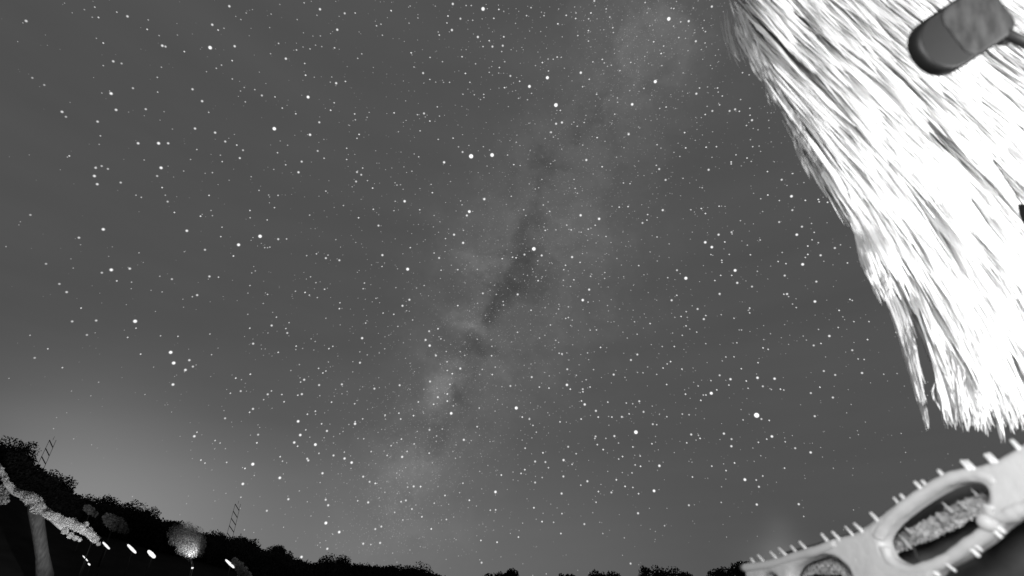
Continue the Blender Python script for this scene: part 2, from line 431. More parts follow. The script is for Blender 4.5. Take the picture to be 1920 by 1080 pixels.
win(1200, 0, '''404 37 1.9 314 232 1.8 274 119 2 119 301 1.6 317 527 1.9 257 832 1.6 372 828 1.6 386 955 1.9 108 952 1.6 143 1012 1.7 251 746 1.6 407 624 1.7 367 644 1.5 335 495 1.5
436 495 1.5 440 518 1.3 463 540 1.4 504 624 1.7 535 615 1.8 559 626 1.5 630 676 1.9 619 648 1.4 618 609 1.4 448 590 1.4 440 593 1.4 147 602 1.5 111 610 1.3 566 560 1.3 483 243 1.5
482 243 1 366 242 1.3 345 279 1.2 368 178 1.4 352 158 1.3 96 814 1.4 91 930 1.4 513 911 1.6 513 922 1.5 540 871 1.4 602 889 1.5 430 825 1.5 634 825 1.4 626 908 1.3 797 1011 1.8
717 965 1.5 859 976 1.4 922 1027 1.2 1017 1012 1.6 577 409 1.4 614 421 1.3 242 1003 1.3 350 1056 1.3 599 706 1.4 724 677 1.2 664 730 1.2 670 821 1.2 405 885 1.2 243 410 1.2 200 610 1.1
739 511 2.6 942 601 2.4 967 852 1.9 738 798 1.1 621 786 1.2 570 933 1.1 190 857 1.2 224 880 1.3 378 598 1.2 380 489 1.2''')
win(1200, 360, '''852 24 2.4 882 240 2.3 915 407 2.5 367 283 2.4 404 310 2.4 535 441 2.6 258 485 2.8 547 511 2 442 240 2 515 226 1.7 518 236 1.3 984 616 2.3 911 195 1.8 1016 356 1.9
783 169 1.7 814 470 1.8 992 504 1.8 930 47 1.6 1003 42 1.6 1008 55 1.5 1055 58 1.6 1101 100 1.3 857 102 1.7 784 48 1.4 719 17 1.6 679 38 1.3 1096 315 1.8 1128 297 1.3
1167 399 1.5 944 304 1.6 944 351 1.6 930 368 1.4 968 269 1.4 1003 285 1.4 980 227 1.4 965 177 1.3 477 281 1.6 502 351 1.4 399 352 1.4 460 384 1.5 461 396 1.4 445 80 1.5 345 93 1.6
368 121 1.6 286 100 1.4 129 102 1.9 44 127 1.5 40 158 1.5 14 175 1.6 208 440 1.7 156 482 1.4 179 609 1.9 208 580 1.4 448 573 1.9 359 715 1.9 324 658 1.8 370 695 1.5 260 673 1.4
231 700 1.5 266 705 1.2 259 753 1.5 280 771 1.2 529 710 1.4 617 653 1.6 617 680 1.5 609 666 1.2 457 690 1.3 827 574 1.9 809 575 1.5 836 588 1.3 630 532 1.7 454 469 1.5 516 469 1.5
421 498 1.5 777 391 1.5 821 403 1.5 676 270 1.4 604 299 1.3 621 353 1.5 660 446 1.3 800 340 1.3 565 161 1.3 690 110 1.2 1181 604 1.5 1194 610 1.4 1120 666 1.6 1141 702 1.2 1203 729 1.4
1288 729 1.4 1065 810 2.1 1280 830 1.6 1194 890 1.7 1227 939 1.4 1261 942 1.4 1249 1018 1.9 1098 1029 1.7 1034 1007 1.7 1371 1025 1.3 1446 1021 1.2 1440 790 1.4 977 863 1.7 1018 852 1.5
1004 773 1.3 1115 762 1.4 936 833 1.2 918 810 1.2 858 630 1.3 879 650 1.4 692 877 1.6 721 885 1.5 662 1045 2.2 757 1050 2.2 509 1053 2.1 570 994 1.5 664 960 1.5 529 927 1.4 483 928 1.4
463 950 1.2 545 848 1.4 172 954 1.6 153 967 1.4 130 990 1.5 236 996 1.5 193 869 1.5 125 869 1.3 238 806 1.4 319 788 1.4 57 740 1.5 94 1026 1.3 370 853 1.3 43 984 1.2 596 1063 1.3
447 1029 1.3 696 830 1.2 734 797 1.2 558 776 1.2 571 776 1.3 57 337 1.2 164 292 1.2 97 388 1.2''')
win(300, 700, '''73 63 2.4 72 62 1 426 27 1.6 454 100 1.7 606 118 1.8 523 200 1.9 504 219 1.5 366 253 1.7 777 270 2.4 789 347 2.3 755 389 2.2 774 410 1.5 874 401 2.5 522 511 2.7 466 622 2.3
674 588 2.4 828 480 1.8 834 490 1.9 1038 479 2.1 1078 502 2.3 976 462 1.8 914 562 2 939 324 1.9 1097 284 2.2 1098 272 1.4 1362 470 2 1143 581 1.8 1171 726 1.9 932 711 1.8 946 742 1.9
933 842 2.6 1008 893 2.3 941 987 1.9 796 1033 2.2 722 708 1.9 601 773 1.7 1638 225 2.5 1709 374 2 1563 134 1.8 1539 174 1.5 1616 156 1.6 1616 116 1.6 1631 62 1.5 1519 46 1.8 1348 67 1.8
1206 86 1.8 1023 62 1.8 895 66 1.8 811 36 1.9 798 117 1.9 775 123 1.5 791 49 1.4 698 160 1.5 193 354 2.2 208 331 1.4 230 488 1.5 253 505 1.4 375 501 1.4 552 345 1.7 545 391 1.6
478 535 1.6 396 112 1.4 310 378 1.4 338 392 1.3 1179 610 1.7 1211 619 1.6 1427 636 1.8 1466 637 1.6 1393 640 1.3 1383 715 1.7 1356 722 1.5 1417 763 1.5 1473 807 1.5 1245 862 1.7
1211 876 1.7 1238 954 1.8 1143 958 1.8 1186 963 1.3 1526 875 1.6 1740 714 1.6 1603 687 1.5 1704 618 1.4 1611 822 1.4 1805 940 1.5 1896 950 1.6 1887 667 2.4 1809 1065 1.7 1888 768 1.5
1858 770 1.4 1516 318 1.7 1588 313 1.3 1784 300 1.5 1556 352 1.3 1426 238 1.6 1354 257 1.5 1344 224 1.5 1266 235 1.5 1140 256 1.4 1300 407 1.4 1358 370 1.5 1430 397 1.4 1390 439 1.4
1514 449 1.5 1278 462 1.4 1188 440 1.4 1190 448 1.3 1037 443 1.3 894 450 1.4 965 162 1.5 1095 171 1.4 829 230 1.5 874 213 1.5 909 284 1.5 820 318 1.4 1146 368 1.3 676 469 1.5
689 494 1.3 627 99 1.4 684 119 1.3 583 148 1.3 1453 161 1.5 1796 194 1.3 1650 183 1.3 1320 782 1.3 1366 825 1.3 1543 730 1.3 1265 669 1.2 1112 717 1.4 1119 718 1 455 697 1.3''')
win(940, 700, '''1436 236 5.2 757 331 3.2 1181 112 2.7 84 195 2.8 369 65 2.3 469 175 2.2 1370 598 2.5 889 520 2.3 859 661 2.5 1441 25 2.3 1536 31 2.2 1288 33 2 1522 355 2.3 1252 339 2 1294 410 2
1295 370 1.7 1068 344 1.9 1118 366 1.6 1740 445 2.1 1763 241 1.8 1741 111 1.7 1792 78 1.6 1865 136 1.8 1878 12 1.7 1471 73 1.7 1570 89 1.6 1589 94 1.4 532 211 1.9 545 246 1.6
449 257 1.6 330 273 1.5 158 257 1.7 118 246 1.6 178 293 1.4 530 355 1.7 526 366 1.4 588 366 1.3 636 353 1.9 678 245 1.8 622 246 1.5 719 228 1.5 800 217 1.7 776 157 1.8 739 171 1.3
703 167 1.4 599 162 1.5 458 89 1.7 459 104 1.5 388 89 1.6 451 155 1.5 499 77 1.5 171 21 1.8 51 71 1.7 268 83 1.5 214 77 1.5 632 7 1.9 134 421 1.5 234 447 1.6 190 496 1.8 248 499 1.7
265 531 1.4 350 488 2.1 349 580 1.8 484 607 1.9 376 413 1.7 421 452 1.4 540 401 1.5 573 429 1.6 740 414 1.5 748 412 1.4 847 396 1.5 852 286 1.7 874 289 1.4 659 392 1.3 682 468 1.5
660 482 1.4 781 465 1.4 783 523 1.6 753 515 1.4 735 560 1.4 647 599 1.6 696 636 1.6 740 642 1.4 772 677 1.5 619 670 1.7 546 665 1.5 339 676 1.9 190 614 1.7 132 542 1.6 111 563 1.5
447 629 1.4 398 512 1.4 230 586 1.3 183 756 1.6 229 834 1.6 294 838 1.3 341 789 1.4 467 848 1.7 533 725 1.4 769 787 1.9 1055 742 1.7 1075 583 1.5 1184 522 1.5 1264 547 1.5 1312 504 1.6
1437 738 2 1449 638 1.8 1434 600 1.5 1471 577 1.4 1673 736 1.9 1593 533 1.5 1653 421 1.7 1597 385 1.4 1493 370 1.5 1446 388 1.5 1507 265 1.5 1360 262 1.4 1463 257 1.7 1212 93 1.5
1280 66 1.5 1228 11 1.7 1378 43 1.6 1179 41 1.4 1036 117 1.6 930 63 1.5 1107 71 1.4 1151 122 1.5 1136 122 1.4 1122 152 1.6 1043 391 1.5 1109 349 1.3 96 921 1.5 335 901 1.5 918 857 1.3
727 1070 1.7 1056 233 1.4 1018 229 1.4 931 244 1.4 0 572 1.6 197 331 1.3 571 901 1.2 1237 726 1.3 1388 84 1.4 1519 91 1.3 1701 805 1.3''')
win(1560, 380, '0 0 1')

# drop doubles, keep the 300 largest as single stars
keep = []
for x, y, s in sorted(ST, key=lambda q: -q[2]):
    if s <= 1.0 or any(abs(x - a) < 3.2 and abs(y - b) < 3.2 for a, b, _ in keep): continue
    keep.append((x, y, s))


def star_r(px, py, rpx):
    """world radius at R_ST that shows as rpx pixels of the 1920-wide view"""
    d = ray(px, py).length
    return rpx / 960.0 * R_ST / d


big, rest = keep[:300], keep[300:]
for (x, y, s) in big:
    s = min(s, 4.0)
    o = bpy.data.objects.new('star', star_me); C.objects.link(o); o.parent = sky
    o.location = ray(x, y).normalized() * R_ST
    r = star_r(x, y, 1.15 + 0.80 * s + 0.10 * s * s)
    o.scale = (r, r, r)
    lum = min(2.4, 0.30 + 0.40 * max(0.0, s - 1.6) + .1 * max(0, s - 2.4)) * min(1.0, .62 + x / 1600.0)
    o.color = (lum, lum, lum, 1)

# the fainter ones: tiny eight-sided beads, dense along the milky way
OCT_V = np.array([(1, 0, 0), (-1, 0, 0), (0, 1, 0), (0, -1, 0), (0, 0, 1), (0, 0, -1)], float)
OCT_F = np.array([(0, 2, 4), (2, 1, 4), (1, 3, 4), (3, 0, 4), (2, 0, 5), (1, 2, 5), (3, 1, 5), (0, 3, 5)])
fv, ff, fl = [], [], []


def faint(pos, r, lum):
    b = len(fv) * 6
    fv.append(OCT_V * r + np.array(pos)); ff.append(OCT_F + b); fl.append(lum)


for (x, y, s) in rest:
    faint(ray(x, y).normalized() * R_ST, star_r(x, y, 1.05 + 0.5 * s), (0.10 + 0.50 * max(0, s - 1.1)) * (0.8 if x < 260 else 1.0))
mw = [(1220, -100), (1200, 50), (1130, 230), (1010, 400), (940, 560), (880, 690), (800, 820), (740, 960), (720, 1100)]


def dens(x, y):
    dmin = min(math.hypot(x - a, y - b) for a, b in catmull(mw, sub=2))
    d = 0.28 + 0.72 * math.exp(-(dmin / 260.0) ** 2) + 0.35 * math.exp(-((x - 1000) / 420.0) ** 2)
    if x < 600: d *= 0.25 + 0.75 * max(0, x / 600.0)
    if y > 800: d *= max(0.12, 1 - (y - 800) / 330.0)
    return d


n = 0
while n < 6500:
    x, y = rng.uniform(-350, 2270), rng.uniform(-420, 1110)
    if rng.random() > dens(x, y): continue
    l = 0.02 + 0.17 * rng.random() ** 2.6
    if x < 450: l *= .9
    faint(ray(x, y).normalized() * R_ST, star_r(x, y, 1.0 + 0.5 * rng.random()), l)
    n += 1
n = 0
mwp = catmull(mw, sub=6)
while n < 5000:
    a, b = mwp[int(rng.random() * len(mwp))]
    x, y = a + rng.normal() * 75, b + rng.normal() * 60
    if y > 1040: continue
    faint(ray(x, y).normalized() * R_ST, star_r(x, y, 1.0), 0.012 + 0.035 * rng.random())
    n += 1
# the rest of the heavens, outside the view
n = 0
while n < 2200:
    v = Vector(rng.normal(size=3)).normalized()
    if v.z < 0.0: continue
    if v.dot(ray(960, 540).normalized()) > 0.62: continue
    faint(v * R_ST, R_ST * 0.0011 * (1 + rng.random() * .8), 0.04 + 0.6 * rng.random() ** 3)
    n += 1
me = from_np('faint_stars', np.concatenate(fv), np.concatenate(ff), 3)
attr = me.attributes.new('lum', 'FLOAT', 'FACE')
attr.data.foreach_set('value', np.repeat(np.array(fl, np.float32), 8))
fs = link('faint_stars', me, faint_mat(), sky)
tag(fs, kind='stuff')

# ------------------------------------------------------------------ terrain
SKYLINE = [(-260, 800), (-60, 815), (0, 828), (30, 836), (55, 862), (85, 884), (110, 900), (130, 924), (155, 941), (178, 938), (202, 936), (225, 952), (262, 948), (290, 964),
           (308, 982), (322, 968), (345, 994), (392, 1002), (432, 1000), (460, 1012), (487, 1032), (512, 1024), (540, 1040), (566, 1048), (592, 1055), (615, 1045),
           (660, 1055), (720, 1055), (762, 1060), (790, 1060), (815, 1070), (840, 1092), (900, 1100), (1960, 1104)]
az_t, el_t = [], []
for x, y in SKYLINE:
    d = ray(x, y)
    az_t.append(math.atan2(d.x, d.y)); el_t.append(d.z / math.hypot(d.x, d.y))
az_t = [az_t[0] - 1.2] + az_t; el_t = [el_t[0] * 0.6] + el_t
R_RIDGE = 84.0
TREE_H = 5.0


def ridge_z(az):
    return EYE.z + R_RIDGE * float(np.interp(az, az_t, el_t))


def smooth(a, b, x):
    t = min(1, max(0, (x - a) / (b - a)))
    return t * t * (3 - 2 * t)


def ground_z(x, y):
    r = math.hypot(x, y)
    az = math.atan2(x, y)
    if abs(az) > 2.6: w = 0.0
    else: w = 1.0
    # smoothed ridge
    h = np.mean([ridge_z(az + k) for k in (-.05, -.025, 0, .025, .05)]) - 3.2
    h = max(0.0, h)
    up = h * smooth(36, R_RIDGE, r) * w
    down = 1 - smooth(R_RIDGE + 10, 420, r)
    return up * down + 0.12 * noise.noise(Vector((x * .15, y * .15, 0))) * smooth(5, 20, r) * down


rings = [0.0] + list(np.geomspace(1.0, 3500.0, 70))
NA = 180
vs = [(0, 0, 0)]
for r in rings[1:]:
    for k in range(NA):
        a = 2 * math.pi * k / NA
        x, y = r * math.sin(a), r * math.cos(a)
        vs.append((x, y, ground_z(x, y)))
fcs = [(0, 1 + k, 1 + (k + 1) % NA) for k in range(NA)]
for i in range(1, len(rings) - 1):
    b0, b1 = 1 + (i - 1) * NA, 1 + i * NA
    for k in range(NA):
        k2 = (k + 1) % NA
        fcs.append((b0 + k, b1 + k, b1 + k2, b0 + k2))
me = bpy.data.meshes.new('ground'); me.from_pydata(vs, [], fcs)
me.polygons.foreach_set('use_smooth', np.ones(len(fcs), bool)); me.update()
tag(link('ground', me, M['ground']), kind='structure', label='dark ground rising to a black wooded hillside')


# ------------------------------------------------------------------ leaf clouds
def leaf_cloud(centres, radii, n, size, squash=1.0, seed=0, elong=1.6):
    """n leaf-sized quads spread through several overlapping clumps -> verts, quads"""
    g = np.random.default_rng(seed)
    centres = np.array(centres, float); radii = np.array(radii, float)
    w = radii ** 2; idx = g.choice(len(radii), n, p=w / w.sum())
    d = g.normal(size=(n, 3)); d /= np.linalg.norm(d, axis=1)[:, None]
    rr = g.random(n) ** 0.45 * (0.85 + 0.16 * g.random(n))
    p = centres[idx] + d * (radii[idx] * rr)[:, None] * np.array([1, 1, squash])
    a = g.normal(size=(n, 3)); a /= np.linalg.norm(a, axis=1)[:, None]
    b = np.cross(a, g.normal(size=(n, 3))); b /= np.linalg.norm(b, axis=1)[:, None]
    s = size * (0.6 + 0.8 * g.random(n))[:, None]
    a = a * s * elong * .5; b = b * s * .5
    v = np.stack([p - a, p + b, p + a, p - b], 1).reshape(-1, 3)
    return v, np.arange(4 * n).reshape(-1, 4)


def clumps(h, w, k, seed, low=False):
    g = np.random.default_rng(seed)
    c = [(0, 0, h * .62)]; r = [w * .42]
    for i in range(k):
        an = g.uniform(0, 6.28); q = g.random()
        z = h * (0.32 + 0.56 * q)
        rad = w * .42 * math.sqrt(max(.15, 1 - ((z / h - .55) / .5) ** 2))
        c.append((math.cos(an) * rad, math.sin(an) * rad, z)); r.append(w * g.uniform(.13, .26))
    if low: c.append((0, 0, h * .2)); r.append(w * .5)
    return c, r


def tree_meshes(h, w, seed, n=1500, size=.13, trunk_r=.14, k=12):
    c, r = clumps(h, w, k, seed)
    v, q = leaf_cloud(c, r, n, size, seed=seed)
    crown = from_np('crown', v, q, 4)
    t = tube([(0, 0, -.6), (.05, 0, h * .25), (-.04, .06, h * .5), (0, 0, h * .72)], [trunk_r * 1.3, trunk_r, trunk_r * .7, trunk_r * .25], 8, name='trunk')
    return crown, t


def tree(loc, h, w, seed, label, cat='tree', group=None, leaf='dark_leaf', bark='dark_bark', n=1500, size=.13, k=12, name='tree', meshes=None):
    root = empty(name, loc)
    cr, tr = meshes or tree_meshes(h, w, seed, n, size, k=k)
    link('crown', cr, M[leaf], root); link('trunk', tr, M[bark], root)
    tag(root, label, cat, group)
    return root


def polar(px, r):
    d = ray(px, 1060); a = math.atan2(d.x, d.y)
    return r * math.sin(a), r * math.cos(a)


def sky_tree(px, py, r, h, w, seed, label, group, name='hillside_tree', n=7000):
    """a tree whose top reaches the skyline seen there"""
    d = ray(px, py + 8); k = r / math.hypot(d.x, d.y)
    x, y = d.x * k, d.y * k
    ztop = EYE.z + d.z * k
    gz = ground_z(x, y)
    hh = max(h * .6, ztop - gz)
    return tree((x, y, gz), hh * 1.03, w, seed, label, 'tree', group, n=n, name=name)


GT = 'dark trees on the hillside skyline'
for i, (px, py, w, lb) in enumerate([
    (14, 829, 5.5, 'black broad treetop at the far left edge, highest on the skyline'),
    (92, 884, 4.5, 'black treetop on the slope just right of the faint left mast'),
    (160, 936, 4.2, 'small black pointed tree in the notch of the left skyline'),
    (200, 934, 4.6, 'rounded black tree crown just right of the notch in the skyline'),
    (252, 944, 5.0, 'broad black tree crown left of the pointed skyline tree'),
    (318, 964, 2.6, 'narrow pointed black tree standing above the glowing bush'),
    (400, 998, 4.2, 'ragged black tree crown between glowing bush and right mast'),
    (448, 1004, 4.2, 'rounded black tree at the foot of the right mast'),
    (516, 1022, 4.4, 'low rounded black tree on the falling skyline past the masts'),
    (618, 1044, 5.0, 'low black hump of a tree with a bright star just above its left side'),
    (790, 1057, 5.0, 'last low black tree where the hillside skyline drops away'),
]):
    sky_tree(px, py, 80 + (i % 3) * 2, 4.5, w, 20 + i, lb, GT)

for i, (px, py, w, lb) in enumerate([
    (938, 1062, 3.4, 'faint black treetop peeking over the bottom edge, leftmost of the low row'),
    (1056, 1066, 2.6, 'tiny dark treetop near the middle of the bottom edge'),
    (1138, 1063, 3.6, 'small dark treetop left of the wide black hump at the bottom edge'),
    (1230, 1056, 4.2, 'peaked left part of the wide black tree hump at the bottom edge'),
    (1262, 1060, 4.2, 'rounded right part of the wide black tree hump at the bottom edge'),
    (1345, 1064, 4.0, 'faint dark treetop just left of the pale openwork wall'),
    (1385, 1052, 4.0, 'dark treetop touching the left tip of the pale openwork wall'),
    (1527, 1005, 3.0, 'black rounded tree crown rising behind the rod-edged top of the wall'),
]):
    d = ray(px, py + 9); r = 60.0; k = r / math.hypot(d.x, d.y)
    x, y = d.x * k, d.y * k; gz = ground_z(x, y); h = EYE.z + d.z * k - gz
    tree((x, y, gz), h * 1.03, w, 60 + i, lb, 'tree', 'low dark trees along the bottom edge', name='distant_tree', n=6500)

# the woods between them: one mass nobody could count
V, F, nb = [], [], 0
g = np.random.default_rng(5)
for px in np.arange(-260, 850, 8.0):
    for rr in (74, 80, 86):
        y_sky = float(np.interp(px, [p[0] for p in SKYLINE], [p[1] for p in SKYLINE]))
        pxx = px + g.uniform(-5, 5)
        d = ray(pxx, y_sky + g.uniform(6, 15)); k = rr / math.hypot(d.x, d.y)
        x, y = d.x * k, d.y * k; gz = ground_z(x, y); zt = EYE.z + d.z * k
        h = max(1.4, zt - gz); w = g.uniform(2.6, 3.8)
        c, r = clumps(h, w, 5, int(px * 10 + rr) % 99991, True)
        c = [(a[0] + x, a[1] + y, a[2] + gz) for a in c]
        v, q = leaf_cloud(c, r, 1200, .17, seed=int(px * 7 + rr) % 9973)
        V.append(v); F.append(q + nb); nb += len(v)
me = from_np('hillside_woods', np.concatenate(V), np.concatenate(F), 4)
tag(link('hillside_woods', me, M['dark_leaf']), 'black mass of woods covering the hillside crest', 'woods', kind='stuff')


# ------------------------------------------------------------------ masts on the ridge
def mast(px_base, py_base, px_top, py_top, r, label):
    d = ray(px_base, py_base); k = r / math.hypot(d.x, d.y)
    x, y = d.x * k, d.y * k; gz = ground_z(x, y)
    dt = ray(px_top, py_top); zt = EYE.z + dt.z * r / math.hypot(dt.x, dt.y)
    root = empty('lattice_mast', (x, y, gz)); tag(root, label, 'mast', 'faint masts above the treeline')
    H = zt - gz
    wb, wt = .62, .46
    for sx, sy in ((-1, 0), (1, 0)):
        link('leg', tube([(sx * wb, sy * wb, -.5), (sx * wt, sy * wt, H)], .028, 6, name='mast_leg'), M['mast'], root)
    nb_ = int(H / 1.05)
    for i in range(nb_):
        z0, z1 = H * i / nb_, H * (i + 1) / nb_
        w0, w1 = wb + (wt - wb) * i / nb_, wb + (wt - wb) * (i + 1) / nb_
        for a, b in (((-w0, 0, z1), (w1, 0, z0 + .1)),):
            link('brace', tube([a, b], .06, 6, name='mast_brace'), M['mast'], root)
    link('aerial', tube([(0, 0, H), (0, 0, H + .5)], .02, 6, name='aerial'), M['mast'], root)
    return root


mast(74, 880, 76, 822, 96.0, 'faint grey lattice mast above the black slope near the left edge')
mast(432, 1000, 430, 944, 104.0, 'faint grey lattice mast rising above the treeline right of the glowing bush')


# ------------------------------------------------------------------ lamplit things on the hillside
def spot(name, loc, aim, power, parent, size, radius=.1):
    ld = bpy.data.lights.new(name, 'SPOT'); ld.energy = power; ld.shadow_soft_size = radius
    ld.spot_size = math.radians(size); ld.spot_blend = .8
    o = bpy.data.objects.new(name, ld); C.objects.link(o); o.parent = parent; o.location = loc
    o.rotation_euler = Vector(aim).to_track_quat('-Z', 'Y').to_euler()
    return o


def lit_light(name, loc, power, parent=None, radius=.15):
    ld = bpy.data.lights.new(name, 'POINT'); ld.energy = power; ld.shadow_soft_size = radius
    o = bpy.data.objects.new(name, ld); C.objects.link(o); o.location = loc
    if parent: o.parent = parent
    return o


DH = 34.0
# a leaning pale tree, lit by a lamp: thick grey trunk, boughs to both sides, leaves along them
foot = at(80, 1085, DH)
gz = ground_z(foot.x, foot.y)
root = empty('leaning_tree', (foot.x, foot.y, gz))
tag(root, 'lamp-lit pale tree, thick grey trunk, long bough slanting down the black slope', 'tree')


def loc_(p): return Vector(p) - root.location


tp = [loc_((foot.x, foot.y, gz - .4)), loc_(at(84, 1080, DH)), loc_(at(79, 1040, DH)), loc_(at(73, 1000, DH)), loc_(at(66, 955, DH)), loc_(at(62, 935, DH))]
M['dim_bark'] = surf('dim_bark', 0.035, 0.9, 0.4, 3.0, stretch=(3, 3, .5), bump=.5, spec=.1)  # darker copy of the bark, the trunk's weak lighting put into its colour
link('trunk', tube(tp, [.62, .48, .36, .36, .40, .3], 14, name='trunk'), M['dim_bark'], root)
bough_px = [(-30, 835), (0, 880), (20, 918), (45, 932), (62, 945), (85, 962), (110, 972), (135, 980), (162, 994), (186, 1012)]
bp_ = [loc_(at(x, y, DH + (0 if i < 5 else .15 * i))) for i, (x, y) in enumerate(bough_px)]
link('bough', tube(catmull([tuple(p) for p in bp_], sub=3), [.16] * 28, 8, name='bough'), M['bark'], root)
side = [loc_(at(x, y, DH + .6)) for x, y in ((90, 968), (112, 988), (130, 1002), (150, 1012))]
link('bough', tube(side, [.14, .12, .1, .05], 8, name='bough'), M['bark'], root)
cs, rs = [], []
g = np.random.default_rng(3)
for i, (x, y) in enumerate(catmull([(0, 882), (14, 905), (30, 922), (48, 930), (62, 940), (75, 955), (98, 966), (120, 978), (145, 986), (166, 1000)], sub=4)):
    rad = (.26 + .30 * math.exp(-((x - 66) / 20.0) ** 2) + .22 * math.exp(-((x - 125) / 30.0) ** 2))
    cs.append(tuple(loc_(at(x, y + g.uniform(-3, 3), DH + g.uniform(-.3, .3))))); rs.append(rad)
v, q = leaf_cloud(cs, [r_ * .85 for r_ in rs], 34000, .03, seed=9, squash=.85)
tag(link('foliage', from_np('foliage', v, q, 4), M['lit_leaf'], root), kind='stuff')
cs, rs = [], []
for x, y, r_ in ((160, 984, .16), (166, 995, .18), (172, 1004, .2), (179, 1012, .17), (185, 1020, .10), (112, 985, .14), (122, 996, .16), (132, 1004, .16), (142, 1009, .13), (150, 1012, .1)):
    cs.append(tuple(loc_(at(x, y, DH + .5)))); rs.append(r_ * 1.35)
v, q = leaf_cloud(cs, rs, 9000, .03, seed=19)
tag(link('foliage', from_np('foliage', v, q, 4), M['lit_leaf'], root), kind='stuff')


def streak_lamp(px, py, ln, ang, rad, d, label, power=6, emit='lamp', group='small lamps glowing on the black hillside', shade=True):
    """lamp on a post, its glass drawn out into a slanted light streak: ln, rad in metres; ang = slant from vertical"""
    c = at(px, py, d); gz = ground_z(c.x, c.y)
    root = empty('hillside_lamp', (c.x, c.y, gz)); tag(root, label, 'lamp', group)
    ax = Vector((math.sin(ang), 0, -math.cos(ang)))
    h = c.z - gz
    cc = Vector((0, 0, h))
    pts = [cc + ax * (ln * t) for t in (-.5, -.46, -.38, 0, .38, .46, .5)]
    link('glass', tube(pts, [rad * q for q in (.2, .5, .75, 1, .8, .55, .2)], 10, name='lamp_glass'), M[emit], root)  # stretched shape imitates the smeared light of a compact lamp
    back = Vector((0, .12, 0))
    link('holder', tube([cc + ax * (-ln * .52) + back, cc + ax * (ln * .52) + back], rad * .5, 6, name='holder'), M['metal_black'], root)
    if h > .2:
        link('post', tube([(0, .16, -.4), (0, .16, h)], .035, 6, name='post'), M['metal_black'], root)
    return root


A = math.radians(56)
streak_lamp(247, 1029, .98, A, .085, 36, 'lamp drawn out to a slender streak left of the bright oval lamp on the hillside')
streak_lamp(284, 1039, .80, A, .125, 36, 'bright stubby oval lamp left of the glowing bush')
streak_lamp(431, 1057, .98, A, .085, 38, 'white lamp drawn out to a slanted streak right of the glowing bush')
streak_lamp(199, 1023, .80, A, .065, 36, 'lamp drawn out to a slanted streak just past the end of the lit bough')
streak_lamp(160, 1047, .62, A, .035, 36, 'thin streak-shaped lamp low under the lit bough')
streak_lamp(167, 1058, .22, A, .05, 36, 'tiny dot of a lamp, lowest of those under the lit bough')
streak_lamp(170, 1013, .34, A, .022, 36, 'tiny glinting lamp right beneath the tip of the lit bough')

# glowing bush lit from a small lamp at its foot
D2 = 42.0
c = at(361, 1068, D2); gz = ground_z(c.x, c.y)
root = empty('glowing_bush', (c.x, c.y, gz)); tag(root, 'bushy tree glowing softly, lit from below by a lamp at its pointed foot', 'bush')
def loc_(p): return Vector(p) - root.location
link('stem', tube([(0, 0, -.4), tuple(loc_(at(361, 1062, D2))), tuple(loc_(at(357, 1045, D2))), tuple(loc_(at(346, 1020, D2))), tuple(loc_(at(340, 1000, D2)))], [.12, .09, .08, .06, .03], 8, name='stem'), M['bark'], root)
cs, rs = [], []
for x, y, r_ in ((357, 1048, .28), (352, 1038, .5), (362, 1036, .55), (345, 1025, .8), (364, 1022, .9), (350, 1010, 1.05), (336, 1008, .8), (372, 1015, .7), (330, 997, .75), (348, 994, .8),
                 (364, 1002, .8), (378, 1022, .5), (326, 1012, .5), (374, 1035, .5)):
    cs.append(tuple(loc_(at(x, y, D2)))); rs.append(r_ * .75)
v, q = leaf_cloud(cs, [r_ * 1.2 for r_ in rs], 15000, .04, seed=33)
tag(link('foliage', from_np('foliage', v, q, 4), M['lit_leaf'], root), kind='stuff')
l0 = at(361, 1064, D2 - .9)
lp = empty('bush_lamp', (l0.x, l0.y, ground_z(l0.x, l0.y))); tag(lp, 'small spotlight at the pointed foot of the glowing bush', 'lamp')
hz = l0.z - lp.location.z
link('post', tube([(0, 0, -.4), (0, 0, max(.1, hz - .1))], .03, 6, name='post'), M['metal_black'], lp)
link('glass', tube([(0, 0, hz - .1), (0, 0, hz - .03), (0, 0, hz + .02)], [.05, .09, .07], 10, name='glass'), M['lamp'], lp)
spot('bush_lamp_light', (0, 0, hz + .14), at(346, 1005, D2) - Vector((l0.x, l0.y, l0.z)), 420, lp, 75)

# dim bushes near the crest and a lit post base
def bush(px, py, d, spots, n, size, label, leaf='lit_leaf', seed=1, name='bush', cat='bush'):
    c = at(px, py, d); gz = ground_z(c.x, c.y)
    root = empty(name, (c.x, c.y, gz)); tag(root, label, cat)
    cs, rs = [], []
    for x, y, r_ in spots:
        p = at(x, y, d) - root.location; cs.append(tuple(p)); rs.append(r_)
    v, q = leaf_cloud(cs, rs, n, size, seed=seed)
    tag(link('foliage', from_np('foliage', v, q, 4), M[leaf], root), kind='stuff')
    link('stem', tube([(0, 0, -.5), (0, 0, max(.3, c.z - gz))], [.08, .04], 6, name='stem'), M['dark_bark'], root)
    return root


